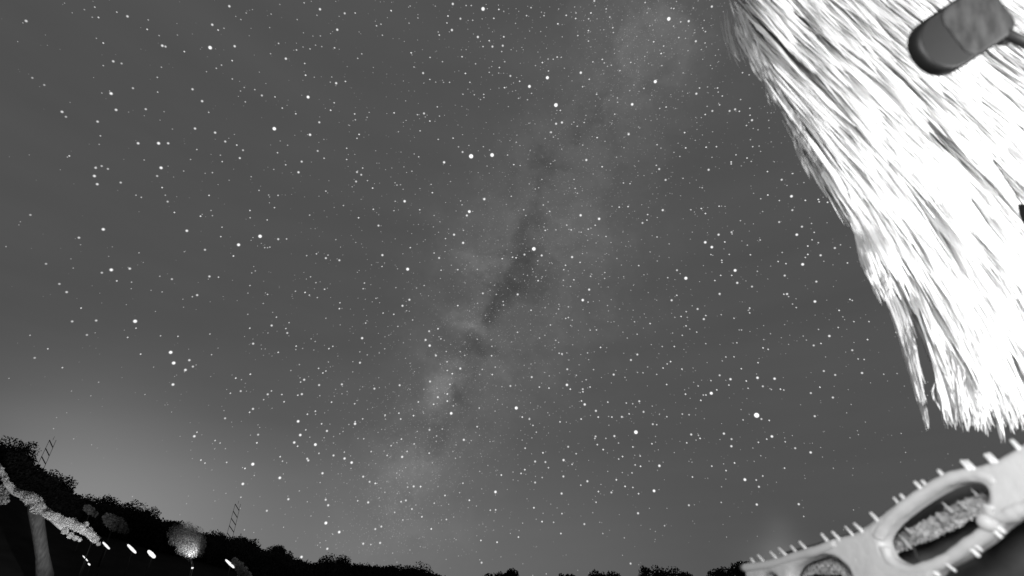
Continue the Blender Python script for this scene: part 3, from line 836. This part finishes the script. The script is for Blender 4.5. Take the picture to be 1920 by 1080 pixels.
M['dim_leaf'] = surf('dim_leaf', 0.16, 0.8, 0.4, 2.0, bump=0, spec=0.1)
bush(215, 978, 44, [(200, 970, .35), (208, 976, .55), (218, 982, .6), (228, 988, .45), (236, 996, .25)], 2600, .11, 'dim grey bush faintly lit, below the rounded skyline tree', 'dim_leaf', 41)
bush(170, 958, 46, [(163, 952, .3), (170, 958, .35), (178, 964, .25)], 900, .11, 'small very dim bush high on the slope above the lit bough', 'dim_leaf', 42)
bush(455, 1068, 38, [(440, 1052, .25), (448, 1062, .35), (455, 1072, .4), (462, 1082, .4)], 1800, .09, 'dim low bush right beside the slanted white lamp streak', 'lit_leaf', 43)
bush(5, 935, DH, [(0, 915, .25), (4, 928, .35), (8, 938, .3)], 1200, .09, 'dim grey shrub at the left edge under the lit bough', 'dim_leaf', 44)

# lamp on a post that lights the leaning tree
l1 = at(150, 1130, DH - 7)
lt = empty('tree_lamp', (l1.x, l1.y, ground_z(l1.x, l1.y))); tag(lt, 'garden lamp on a short post below the pale leaning tree', 'lamp')
hz = 1.0
link('post', tube([(0, 0, -.3), (0, 0, hz)], .04, 8, name='post'), M['metal_black'], lt)
link('glass', tube([(0, 0, hz), (0, 0, hz + .12), (0, 0, hz + .2)], [.07, .11, .05], 10, name='glass'), M['lamp'], lt)
spot('tree_lamp_light', (0, 0, hz + .4), at(70, 950, DH) - (lt.location + Vector((0, 0, hz + .4))), 9000, lt, 62)

# ------------------------------------------------------------------ weeping willow
CROWN = [(1362, -40), (1372, 5), (1383, 45), (1398, 80), (1420, 120), (1448, 172), (1478, 225), (1510, 270), (1545, 325), (1575, 372), (1600, 410), (1615, 450), (1628, 500),
         (1648, 545), (1665, 556), (1676, 540), (1698, 562), (1722, 605), (1745, 645), (1766, 684), (1780, 726), (1788, 775), (1800, 788), (1840, 792), (1880, 790), (1920, 800), (2250, 820), (2400, 300), (2300, -350), (1500, -420), (1340, -250)]
CR = np.array(CROWN, float)


def inside(x, y, poly=CR):
    x = np.asarray(x); y = np.asarray(y)
    res = np.zeros(x.shape, bool); j = len(poly) - 1
    for i in range(len(poly)):
        xi, yi = poly[i]; xj, yj = poly[j]
        cond = ((yi > y) != (yj > y)) & (x < (xj - xi) * (y - yi) / (yj - yi + 1e-9) + xi)
        res ^= cond; j = i
    return res


willow_foot = Vector((9.4, 8.2, 0.0)); willow_foot.z = ground_z(9.4, 8.2)
willow = empty('weeping_willow', willow_foot)
tag(willow, 'huge weeping tree, its long hanging fronds lit bright white against the stars', 'tree')
wl = willow_foot


def frond_set(n, dmin, dmax, lmin, lmax, width, seed, tone=(.66, .95), margin=0, leafy=True, segs=7, region=None):
    """hanging strands: each a curved twig of overlapping narrow leaf blades"""
    g = np.random.default_rng(seed)
    V, T = [], []
    cnt = 0
    while cnt < n:
        m = 4000
        px = g.uniform(1350, 2250, m); py = g.uniform(-380, 815, m); dd = g.uniform(dmin, dmax, m)
        ok = inside(px, py) if region is None else region(px, py)
        for x, y, d in zip(px[ok], py[ok], dd[ok]):
            P = at(x, y, d)
            L = g.uniform(lmin, lmax)
            # clump structure: strands gather into tresses
            cl = noise.noise(Vector((P.x * 1.5, P.y * 1.5, P.z * .22 + 7)))
            # the fronds droop away from the stem and are blown a little
            lean = Vector((.12 - .34 * min(1, max(0, (P.z - 3.6) / 3.8)) + .10 * noise.noise(Vector((P.x * .5, P.y * .5, 1))), .05, 1)).normalized()
            top = P + lean * L
            tx, ty = to_px(*top)
            if not bool(inside(np.array([tx]), np.array([ty]))[()][0]): continue
            mx_, my_ = to_px(*(P + lean * L * .5))
            if not bool(inside(np.array([mx_]), np.array([my_]))[()][0]): continue
            if cl < -.18 and g.random() < .5: continue
            tn = (tone[0] + (tone[1] - tone[0]) * min(1, max(0, .5 + cl * 1.1))) * g.uniform(.9, 1.1)
            ph = g.uniform(0, 6.28); am = g.uniform(.01, .035) * L
            nl = max(2, int(L / .42))
            for j in range(3 if width < .05 else 1):
                an = g.uniform(-.35, .35)
                off = Vector((g.normal() * .05, g.normal() * .05, g.uniform(-.2, .2)))
                w = width * g.uniform(.5, 1.3)
                wv = Vector((math.cos(an), math.sin(an), 0))
                tj = tn * g.uniform(.94, 1.06)
                prev = None
                n_s = nl * 2
                for k in range(n_s + 1):
                    t = k / n_s
                    c = P + off * (1 - .4 * t) + lean * L * t + Vector((math.sin(ph + t * 3) * am, math.cos(ph + t * 2.3) * am, 0)) * (1 - t)
                    ww = w * min(1.0, .15 + t * 3.0) * min(1.0, .2 + (1 - t) * 4) * (1 + .35 * math.sin(k * 2.1 + ph))
                    if prev is not None:
                        V += [prev[0] - wv * prev[1], prev[0] + wv * prev[1], c + wv * ww, c - wv * ww]
                        T.append(tj)
                    prev = (c, ww)
            cnt += 1
            if cnt >= n: break
    return V, T


def frond_obj(name, V, T):
    v = np.array([(p.x - wl.x, p.y - wl.y, p.z - wl.z) for p in V])
    me = from_np(name, v, np.arange(len(V)).reshape(-1, 4), 4)
    a = me.attributes.new('tone', 'FLOAT', 'FACE'); a.data.foreach_set('value', np.array(T, np.float32))
    return tag(link(name, me, M['frond'], willow), kind='stuff')


V1, T1 = frond_set(7500, 6.5, 8.6, 1.1, 3.2, .026, 11)
V2, T2 = frond_set(3500, 8.6, 10.2, 1.2, 3.0, .07, 12, tone=(.88, .92))
V1 += V2; T1 += T2
# single tresses at the edge: the long one hanging free, and the ragged ends
def tress(path, d, n, spread, width, seed, tone=.6, lmin=.25, lmax=.8):
    g = np.random.default_rng(seed); V, T = [], []
    pts = [at(x, y, d) for x, y in path]
    pts = [Vector(p) for p in catmull([tuple(p) for p in pts], sub=8)]
    tot = sum((pts[i + 1] - pts[i]).length for i in range(len(pts) - 1))
    N = len(pts) - 1
    for i in range(n):
        f = min(.95, g.uniform(lmin, lmax) / tot)
        t0 = g.uniform(0, 1 - f); s_ = spread(t0 + f / 2) if callable(spread) else spread
        off = Vector(g.normal(size=3)) * s_ * .5
        an = g.uniform(-.7, .7); wv = Vector((math.cos(an), math.sin(an), 0)); prev = None
        tj = tone * g.uniform(.8, 1.15)
        for k in range(6):
            q = (t0 + f * k / 5) * N; j = min(N - 1, int(q)); c = pts[j].lerp(pts[j + 1], q - j) + off * (1 + .15 * math.sin(k + i))
            ww = width * (.15, .8, 1, .9, .6, .1)[k]
            if prev: V += [prev[0] - wv * prev[1], prev[0] + wv * prev[1], c + wv * ww, c - wv * ww]; T.append(tj)
            prev = (c, ww)
    return V, T


for args in [([(1655, 515), (1668, 550), (1690, 610), (1704, 660), (1716, 708), (1730, 758)], 7.0, 200, lambda t: .035 + .035 * t, .018, 1, .5),
             ([(1717, 708), (1728, 750), (1735, 780), (1740, 808)], 7.0, 16, .035, .016, 2, .42),
             ([(1612, 430), (1630, 490), (1648, 530), (1662, 566)], 7.0, 110, .10, .020, 3, .6),
             ([(1366, 20), (1370, 60), (1380, 95), (1390, 112)], 7.5, 20, .10, .012, 4, .25),
             ([(1490, 250), (1500, 285), (1512, 310), (1524, 335)], 7.2, 8, .05, .010, 5, .24),
             ([(1375, 0), (1405, 80), (1440, 150), (1470, 205)], 7.3, 70, .10, .016, 6, .36),
             ([(1450, 165), (1500, 250), (1550, 325), (1600, 400)], 7.3, 90, .09, .016, 16, .5),
             ([(1862, 740), (1872, 790), (1880, 832)], 7.2, 14, .04, .014, 7, .42),
             ([(1840, 740), (1848, 780), (1853, 812)], 7.2, 12, .06, .014, 8, .4),
             ([(1890, 730), (1900, 770), (1903, 802)], 7.2, 22, .08, .014, 9, .5),
             ([(1780, 690), (1788, 745), (1796, 790)], 7.0, 110, .14, .020, 10, .6),
             ([(1820, 690), (1822, 745), (1826, 796)], 7.1, 110, .14, .020, 12, .6)]:
    v_, t_ = tress(*args); V1 += v_; T1 += t_
frond_obj('hanging_fronds', V1, T1)

# trunk and limbs reaching over the view from the right
link('trunk', tube([(0, 0, -.5), (0, 0, .6), (.1, 0, 2.5), (-.1, .1, 5), (-.4, .1, 8), (-1, 0, 11)], [.75, .55, .45, .4, .28, .12], 14, name='trunk'), M['bark'], willow)
for i, (tx, ty, tz) in enumerate([(-3.4, -2.4, 9.4), (-3.0, -1.0, 10.5), (-2.2, -2.2, 8.4), (2.5, 2, 10), (1.5, -3, 9.5)]):
    s = Vector((-.1, .1, 4.5 + i * .5)); e = Vector((tx, ty, tz)); m = s.lerp(e, .5) + Vector((0, 0, 1.0))
    link('limb', tube([tuple(s), tuple(s.lerp(m, .5)), tuple(m), tuple(m.lerp(e, .5) + Vector((0, 0, .3))), tuple(e)], [.2, .16, .12, .08, .03], 8, name='limb'), M['bark'], willow)

# ------------------------------------------------------------------ dark lamp head hanging in front of the willow
DL = 3.6
lampc = at(1814, 50, DL)
pole_x, pole_y = 5.6, 2.2
lamp_root = empty('street_lamp', (pole_x, pole_y, ground_z(pole_x, pole_y)))
tag(lamp_root, 'unlit dark street lamp with a long round-ended head in front of the white fronds', 'street lamp')
lr = lamp_root.location
p_l, p_r = at(1765, 92, DL), at(1862, 28, DL)
axis = (p_r - p_l).normalized()
view = (lampc - EYE).normalized()
side_ = axis.cross(view).normalized()
dep = side_.cross(axis).normalized()


def capsule(x0, x1, y0, y1, r, thick, z0, n=10, name='shell', bev=.035):
    """rounded slab: outline a stadium in (axis, side), thickness along the view, edges rounded"""
    bm = bmesh.new()
    cor = []
    rx = r
    for cx, cy, a0 in ((x1 - rx, y1 - rx, 0), (x0 + rx, y1 - rx, 90), (x0 + rx, y0 + rx, 180), (x1 - rx, y0 + rx, 270)):
        for k in range(n + 1):
            a = math.radians(a0 + 90 * k / n)
            cor.append((cx + rx * math.cos(a), cy + rx * math.sin(a)))
    cx_, cy_ = (x0 + x1) / 2, (y0 + y1) / 2
    layers = [(0, .90), (bev * .3, .96), (bev, 1.0), (thick - bev * 1.6, 1.0), (thick - bev * .5, .9), (thick, .72)]
    ringsv = []
    for z, s in layers:
        ringsv.append([bm.verts.new(lampc + axis * (cx_ + (x - cx_) * s) + side_ * (cy_ + (y - cy_) * s) + dep * (z + z0) - lr) for x, y in cor])
    m = len(cor)
    for i in range(len(layers) - 1):
        for k in range(m):
            bm.faces.new((ringsv[i][k], ringsv[i][(k + 1) % m], ringsv[i + 1][(k + 1) % m], ringsv[i + 1][k]))
    bm.faces.new(ringsv[0][::-1]); bm.faces.new(ringsv[-1])
    bmesh.ops.recalc_face_normals(bm, faces=bm.faces)
    for f in bm.faces: f.smooth = len(f.verts) == 4
    me = bpy.data.meshes.new(name); bm.to_mesh(me); bm.free()
    return me


if dep.dot(view) < 0: dep = -dep
u = DL / 960.0 * 1.02
# body spans about 200 x 112 px, axis slanting up to the right
housing = link('housing', capsule(-94 * u, 80 * u, -57 * u, 55 * u, 50 * u, .16, 0, name='housing'), M['metal'], lamp_root)


def glass_mat():
    t = NT('reflection_streak_glass')
    tc = t.n('ShaderNodeTexCoord')
    mp = t.n('ShaderNodeMapping'); mp.inputs['Scale'].default_value = (9, 9, 1.0); mp.inputs['Rotation'].default_value = (0, 0.35, 0)
    t.l(tc.outputs['Object'], mp.inputs['Vector'])
    nz = t.n('ShaderNodeTexNoise'); nz.inputs['Scale'].default_value = 1.6; nz.inputs['Detail'].default_value = 3
    t.l(mp.outputs[0], nz.inputs['Vector'])
    cr = t.n('ShaderNodeValToRGB'); cr.color_ramp.elements[0].position = .35; cr.color_ramp.elements[1].position = .65
    cr.color_ramp.elements[0].color = (.022, .022, .022, 1); cr.color_ramp.elements[1].color = (.046, .046, .046, 1)  # streaky greys are reflections put into the glass colour
    t.l(nz.outputs['Fac'], cr.inputs['Fac'])
    p = t.n('ShaderNodeBsdfPrincipled'); t.l(cr.outputs[0], p.inputs['Base Color'])
    p.inputs['Roughness'].default_value = .6; p.inputs['Specular IOR Level'].default_value = .1
    t.l(p.outputs[0], t.out.inputs['Surface'])
    return t.m


M['glass'] = glass_mat()
link('lens', capsule(-32 * u, 76 * u, -54 * u, 52 * u, 26 * u, .05, -.012, name='lens', bev=.006), M['glass'], housing)
arm0 = lampc + axis * 92 * u - side_ * 0 * u
# arm leaves the right-hand end of the head, below the middle
jl = at(1884, 62, DL) - lr
jr = at(1925, 82, DL + .12) - lr
end = Vector((0, 0, at(1925, 82, DL + .12).z + .02 - lr.z))
link('collar', tube([tuple(jl - (jr - jl) * .15 + dep * .06), tuple(jl + (jr - jl) * .3 + dep * .04)], [.06, .045], 12, name='collar'), M['metal_black'], lamp_root)
link('arm', tube([tuple(jl), tuple(jr), tuple(jr.lerp(end, .4) - Vector((0, 0, .05))), tuple(end)], [.036, .038, .042, .045], 12, name='arm'), M['metal_black'], lamp_root)
link('pole', tube([(0, 0, -.4), (0, 0, 3), tuple(end + Vector((0, 0, .1)))], [.10, .08, .06], 14, name='pole'), M['metal_black'], lamp_root)

# a small black bird box on the edge of view, hung among the fronds
DB = 5.2
hb = at(1921, 408, DB)
M['box'] = surf('black_box_paint', 0.004, 0.9, 0.2, 4.0, bump=0, spec=0.02)
bb = empty('hanging_box', hb); tag(bb, 'small black box hanging among the white fronds at the right edge', 'box')
bm = bmesh.new()
w0, w1 = .10, .05
co = [at(1908, 382, DB), at(1911, 402, DB), at(1923, 432, DB), at(1990, 440, DB), at(1990, 392, DB)]
a_ = [bm.verts.new(p - hb) for p in co]; b_ = [bm.verts.new(EYE + (p - EYE) * 1.04 - hb) for p in co]
bm.faces.new(a_); bm.faces.new(b_[::-1])
for i in range(5): bm.faces.new((a_[i], a_[(i + 1) % 5], b_[(i + 1) % 5], b_[i]))
bmesh.ops.recalc_face_normals(bm, faces=bm.faces)
bmesh.ops.bevel(bm, geom=list(bm.edges), offset=.006, segments=2, affect='EDGES')
me = bpy.data.meshes.new('shell'); bm.to_mesh(me); bm.free()
link('shell', me, M['box'], bb)
link('cord', tube([(.2, .1, .05), (.2, .1, .9)], .006, 6, name='cord'), M['metal_black'], bb)

# ------------------------------------------------------------------ pale openwork wall, lower right
A_w = at(1920, 845, 3.3); B_w = at(1400, 1060, 5.4)
e_s = Vector((B_w.x - A_w.x, B_w.y - A_w.y, 0)).normalized()      # along the wall, horizontal
nrm = e_s.cross(Vector((0, 0, 1))).normalized()
if nrm.dot(Vector((A_w.x, A_w.y, 0))) > 0: nrm = -nrm             # faces the viewer
O_w = Vector((A_w.x, A_w.y, 0))


def wp(px, py):
    """where the line of sight meets the wall: (along, up)"""
    d = ray(px, py)
    t = (O_w - EYE).dot(nrm) / d.dot(nrm)
    p = EYE + d * t
    return ((p - O_w).dot(e_s), p.z)


def z3(x, y): return (1380 + x / 3.5556, 800 + y / 3.5556)


def w3(pts): return [wp(*z3(x, y)) for x, y in pts]


def wpt(s, t, off=0.0): return O_w + e_s * s + Vector((0, 0, t)) + nrm * off


outer_top = w3([(70, 935), (110, 915), (180, 905), (250, 897), (330, 870), (430, 838), (560, 796), (690, 742), (810, 710), (900, 660), (980, 597), (1060, 532), (1180, 458), (1300, 392),
                (1430, 332), (1520, 298), (1650, 258), (1740, 232), (1800, 198), (1870, 158), (1930, 120), (2020, 70), (2150, 10)])
under = w3([(2150, 500), (2020, 560), (1920, 598), (1850, 636), (1780, 684), (1700, 762), (1600, 832), (1500, 892), (1400, 945), (1345, 996), (1310, 1080)])
hole = w3([(1000, 740), (1072, 645), (1190, 550), (1325, 460), (1450, 395), (1560, 374), (1655, 385), (1700, 430), (1700, 510), (1700, 590), (1672, 640), (1615, 700), (1512, 782), (1405, 848),
           (1300, 898), (1180, 928), (1085, 900), (1030, 860), (1000, 800)])
hole2 = w3([(385, 1030), (392, 965), (440, 915), (520, 880), (600, 856), (670, 864), (725, 905), (775, 955), (790, 1030), (700, 1075), (500, 1085)])
hole3 = w3([(195, 1030), (215, 985), (262, 980), (300, 1020), (250, 1060)])
botR = wp(*z3(1310, 1080))[0]
L_end = wp(*z3(60, 940))[0] + .05
ground_level = -0.2
outer = catmull(outer_top, sub=3) + catmull(under, sub=3) + [(botR + .02, ground_level), (L_end, ground_level)]


def plate(name, outer, holes, thick, bevel, off, mat, parent, loc):
    cu = bpy.data.curves.new(name, 'CURVE'); cu.dimensions = '2D'; cu.fill_mode = 'BOTH'
    cu.extrude = max(.001, thick / 2 - bevel); cu.bevel_depth = bevel; cu.bevel_resolution = 4; cu.offset = -bevel
    for poly in [outer] + holes:
        sp = cu.splines.new('POLY'); sp.points.add(len(poly) - 1); sp.use_cyclic_u = True
        for p, q in zip(sp.points, poly): p.co = (q[0], q[1], 0, 1)
    tmp = bpy.data.objects.new('tmp', cu); C.objects.link(tmp)
    dg = bpy.context.evaluated_depsgraph_get()
    me = bpy.data.meshes.new_from_object(tmp.evaluated_get(dg))
    bpy.data.objects.remove(tmp); bpy.data.curves.remove(cu)
    for v in me.vertices:
        v.co = wpt(v.co.x, v.co.y, v.co.z + off) - loc
    me.name = name
    bm = bmesh.new(); bm.from_mesh(me); bmesh.ops.recalc_face_normals(bm, faces=bm.faces)
    for f in bm.faces: f.smooth = len(f.verts) == 4
    bm.to_mesh(me); bm.free()
    me.materials.clear()
    return link(name, me, mat, parent)


wall = empty('openwork_wall', (O_w.x, O_w.y, 0))
tag(wall, 'pale curved openwork wall with slanting oval openings and short rods in place of light streaks along its edges', 'wall')
wo = wall.location
plate('panel', outer, [catmull(hole, True, 3), catmull(hole2, True, 3), catmull(hole3, True, 3)], .16, .045, -.03, M['paint'], wall, wo)


def rim(pts, r, off, closed=False, name='rim', sub=4, mat='rim'):
    c = catmull(pts, closed, sub)
    P = [wpt(s, t, off) - wo for s, t in c]
    if closed: P.append(P[0])
    n_ = len(P)
    rr = [r * (1 + .06 * math.sin(i * .7) + .05 * math.sin(i * 1.9)) for i in range(n_)]
    if closed: rr[-1] = rr[0]
    return link(name, tube([tuple(p) for p in P], rr, 12, caps=not closed, name=name), M[mat], wall)


rim(w3([(960, 740), (985, 690), (1055, 605), (1168, 512), (1295, 425), (1435, 352), (1560, 320), (1680, 332), (1760, 385)]), .044, .014, name='rim')
rim(w3([(1000, 800), (1040, 895), (1170, 962), (1320, 932), (1440, 872), (1545, 800), (1650, 725), (1710, 665), (1760, 620)]), .042, .012, name='rim')
rim(w3([(1715, 520), (1730, 580), (1800, 600), (1880, 565), (1960, 530), (2080, 480)]), .05, .015, name='rim')
rim(w3([(60, 945), (250, 918), (430, 862), (560, 828), (690, 778)]), .04, .03, name='edge_roll')
rim(w3([(620, 800), (700, 770), (810, 738), (900, 690), (985, 625)]), .035, .0, name='edge_roll')
rim(w3([(365, 900), (470, 860), (570, 828), (660, 835), (760, 880), (830, 890)]), .03, .02, name='rim')
# rounded lumps where the bands cross
def knob(x, y, r, off=.05, name='knob'):
    s, t = wp(*z3(x, y))
    bm = bmesh.new(); bmesh.ops.create_icosphere(bm, subdivisions=3, radius=r)
    for v in bm.verts: v.co = v.co * (1 + .12 * noise.noise(v.co * 12))
    for f in bm.faces: f.smooth = True
    me = bpy.data.meshes.new(name); bm.to_mesh(me); bm.free()
    link(name, me, M['rim'], wall, wpt(s, t, off) - wo)
knob(1700, 640, .06, .03); knob(825, 885, .04, .0)

STREAK_RODS = [(112, 880, 168, 945), (158, 858, 225, 922), (242, 838, 310, 900), (298, 812, 365, 868), (380, 798, 445, 862), (436, 770, 510, 838), (584, 718, 655, 792), (656, 703, 730, 772),
        (742, 668, 806, 728), (802, 648, 875, 708), (912, 578, 990, 648), (1065, 475, 1125, 535), (1113, 457, 1175, 515), (1207, 372, 1275, 430), (1256, 365, 1318, 418),
        (1365, 295, 1430, 352), (1520, 232, 1590, 295), (1552, 232, 1620, 292), (1678, 190, 1745, 246), (1700, 185, 1770, 246), (1855, 95, 1925, 160),
        (1370, 995, 1300, 932), (1478, 962, 1420, 912), (1632, 862, 1560, 788), (1654, 826, 1606, 782), (1780, 737, 1698, 648), (1804, 704, 1740, 648)]
for i, (tx, ty, bx, by) in enumerate(STREAK_RODS):  # rods stand in for smeared points of light along the edges
    a = wpt(*wp(*z3(tx, ty)), .02) - wo; b = wpt(*wp(*z3(bx, by)), .035) - wo
    r = .010 if i in (8, 11, 22, 24) else .0145
    tip = a + (a - b).normalized() * r * .6
    link('streak_rod', tube([tuple(tip), tuple(a), tuple(a.lerp(b, .5)), tuple(b)], [r * .5, r * .95, r, r * 1.05], 10, name='streak_rod'), M['streak_rod'], wall)

# things seen through the openings: a lumpy clipped shrub row, and a dim wall behind
def back_pt(px, py, off):
    d = ray(px, py); o = O_w - nrm * off
    t = (o - EYE).dot(nrm) / d.dot(nrm)
    return EYE + d * t


hz_ = [(1660, 1032, .10), (1672, 1028, .11), (1690, 1018, .11), (1706, 1008, .12), (1722, 1003, .13), (1740, 995, .14), (1756, 985, .13), (1772, 978, .13), (1790, 968, .15), (1806, 958, .13),
       (1822, 950, .12), (1838, 942, .11), (1855, 935, .12), (1870, 926, .12), (1885, 918, .12)]
ro = back_pt(1760, 985, .45)
row = empty('clipped_shrub_row', (ro.x, ro.y, 0)); tag(row, 'lumpy pale shrub row seen through the large oval opening of the wall', 'shrub')
cs = [tuple(back_pt(x, y, .45) - row.location) for x, y, r in hz_]; rs = [r * .52 for _, _, r in hz_]
v, q = leaf_cloud(cs, rs, 12000, .02, seed=71)
tag(link('foliage', from_np('foliage', v, q, 4), M['hedge_leaf'], row), kind='stuff')
for i in (1, 3):
    c = cs[i]; link('stem', tube([(c[0], c[1], -.3), c], [.02, .012], 6, name='stem'), M['dark_bark'], row)
for x0, y0, x1, y1, r in ((1120, 665, 1168, 712, .011), (1080, 712, 1170, 815, .010), (1330, 580, 1385, 635, .010), (1375, 505, 1440, 572, .014), (1480, 492, 1535, 550, .010), (1560, 410, 1610, 460, .008)):  # inner light streaks, likewise given shape as thin rods
    a = back_pt(*z3(x0, y0), .25) - row.location; b = back_pt(*z3(x1, y1), .25) - row.location
    link('streak', tube([tuple(a), tuple(a.lerp(b, .5)), tuple(b)], [r * .5, r * .8, r * .7], 8, name='streak'), M['hedge_leaf'], row)

ro2 = back_pt(1545, 1068, .3)
row2 = empty('clipped_shrub_row', (ro2.x, ro2.y, 0)); tag(row2, 'pale shrub filling the small left opening of the wall', 'shrub')
cs = [tuple(back_pt(x, y, .3) - row2.location) for x, y in ((1500, 1072), (1515, 1062), (1530, 1060), (1548, 1062), (1565, 1060), (1580, 1062), (1592, 1072))]
v, q = leaf_cloud(cs, [.07, .08, .07, .08, .08, .07, .07], 5000, .02, seed=72)
tag(link('foliage', from_np('foliage', v, q, 4), M['hedge_leaf'], row2), kind='stuff')
link('stem', tube([(cs[3][0], cs[3][1], -.3), cs[3]], [.02, .012], 6, name='stem'), M['dark_bark'], row2)

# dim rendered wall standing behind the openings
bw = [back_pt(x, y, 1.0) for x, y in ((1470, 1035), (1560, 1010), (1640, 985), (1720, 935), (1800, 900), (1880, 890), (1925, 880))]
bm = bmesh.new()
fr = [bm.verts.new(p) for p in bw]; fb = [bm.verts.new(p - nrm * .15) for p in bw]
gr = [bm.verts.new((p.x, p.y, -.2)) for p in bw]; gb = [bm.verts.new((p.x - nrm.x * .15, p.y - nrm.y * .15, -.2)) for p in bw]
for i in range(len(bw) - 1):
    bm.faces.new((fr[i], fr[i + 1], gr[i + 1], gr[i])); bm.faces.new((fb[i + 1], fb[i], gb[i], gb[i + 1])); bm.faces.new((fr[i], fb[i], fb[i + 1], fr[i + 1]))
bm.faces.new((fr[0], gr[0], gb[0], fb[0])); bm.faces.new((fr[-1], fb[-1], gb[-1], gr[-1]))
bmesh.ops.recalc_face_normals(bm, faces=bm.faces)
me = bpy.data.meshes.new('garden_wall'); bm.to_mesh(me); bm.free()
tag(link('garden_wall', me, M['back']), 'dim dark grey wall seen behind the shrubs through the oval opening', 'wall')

# grey mound of grass under the wall in the corner
bush(1890, 1045, 7.0, [(1850, 1085, .16), (1872, 1062, .18), (1895, 1045, .20), (1918, 1028, .22), (1950, 1012, .25), (1990, 1000, .3)], 9000, .03,
     'blurred grey shrub in the bottom right corner under the wall', 'dim_leaf', 81)
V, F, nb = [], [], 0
hg = at(1760, 1010, 9.0); hedge = empty('dark_hedge', (hg.x, hg.y, 0)); tag(hedge, 'black hedge behind and below the pale wall', 'hedge')
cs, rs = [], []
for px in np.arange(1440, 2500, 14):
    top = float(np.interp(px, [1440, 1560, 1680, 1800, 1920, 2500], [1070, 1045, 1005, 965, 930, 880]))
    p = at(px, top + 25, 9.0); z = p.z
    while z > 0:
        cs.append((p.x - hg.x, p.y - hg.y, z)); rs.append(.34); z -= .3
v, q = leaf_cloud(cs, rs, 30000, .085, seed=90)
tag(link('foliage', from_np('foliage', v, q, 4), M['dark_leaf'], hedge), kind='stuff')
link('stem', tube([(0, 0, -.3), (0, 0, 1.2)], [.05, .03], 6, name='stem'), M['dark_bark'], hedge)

# ------------------------------------------------------------------ garden floodlight for the tree and an added fill light (both stand outside the view)
def floodlight(pos, target, power, spot, label, blend=.5, soft=.18):
    pos = Vector(pos)
    fl = empty('floodlight', (pos.x, pos.y, 0)); tag(fl, label, 'floodlight', 'garden floodlights')
    link('pole', tube([(0, 0, -.3), (0, 0, pos.z - .1)], .04, 10, name='pole'), M['metal_black'], fl)
    aim = (Vector(target) - pos).normalized()
    hc = Vector((0, 0, pos.z))
    hs = link('housing', tube([tuple(hc - aim * .16), tuple(hc - aim * .12), tuple(hc + aim * .02)], [.08, .14, .2], 20, name='housing'), M['metal_black'], fl)
    link('glass', tube([tuple(hc + aim * .025), tuple(hc + aim * .035)], .18, 20, name='glass'), M['flood'], hs)
    ld = bpy.data.lights.new('floodlight_beam', 'SPOT'); ld.energy = power; ld.spot_size = math.radians(spot); ld.spot_blend = blend; ld.shadow_soft_size = soft
    lo = bpy.data.objects.new('floodlight_beam', ld); C.objects.link(lo); lo.parent = fl; lo.location = hc + aim * .08
    lo.rotation_euler = aim.to_track_quat('-Z', 'Y').to_euler()


floodlight((10.0, -3.0, 1.0), (5.9, 5.6, 6.2), 15500, 56, 'lit floodlight on a low pole aimed up at the willow', .2, .7)
floodlight((-0.5, -1.2, 2.5), (4.2, 4.7, 4.6), 2850, 96, 'added fill light on a tall pole behind the viewer, brightening wall and fronds', .35, .5)  # added frontal fill for the wall and the fronds, never in view
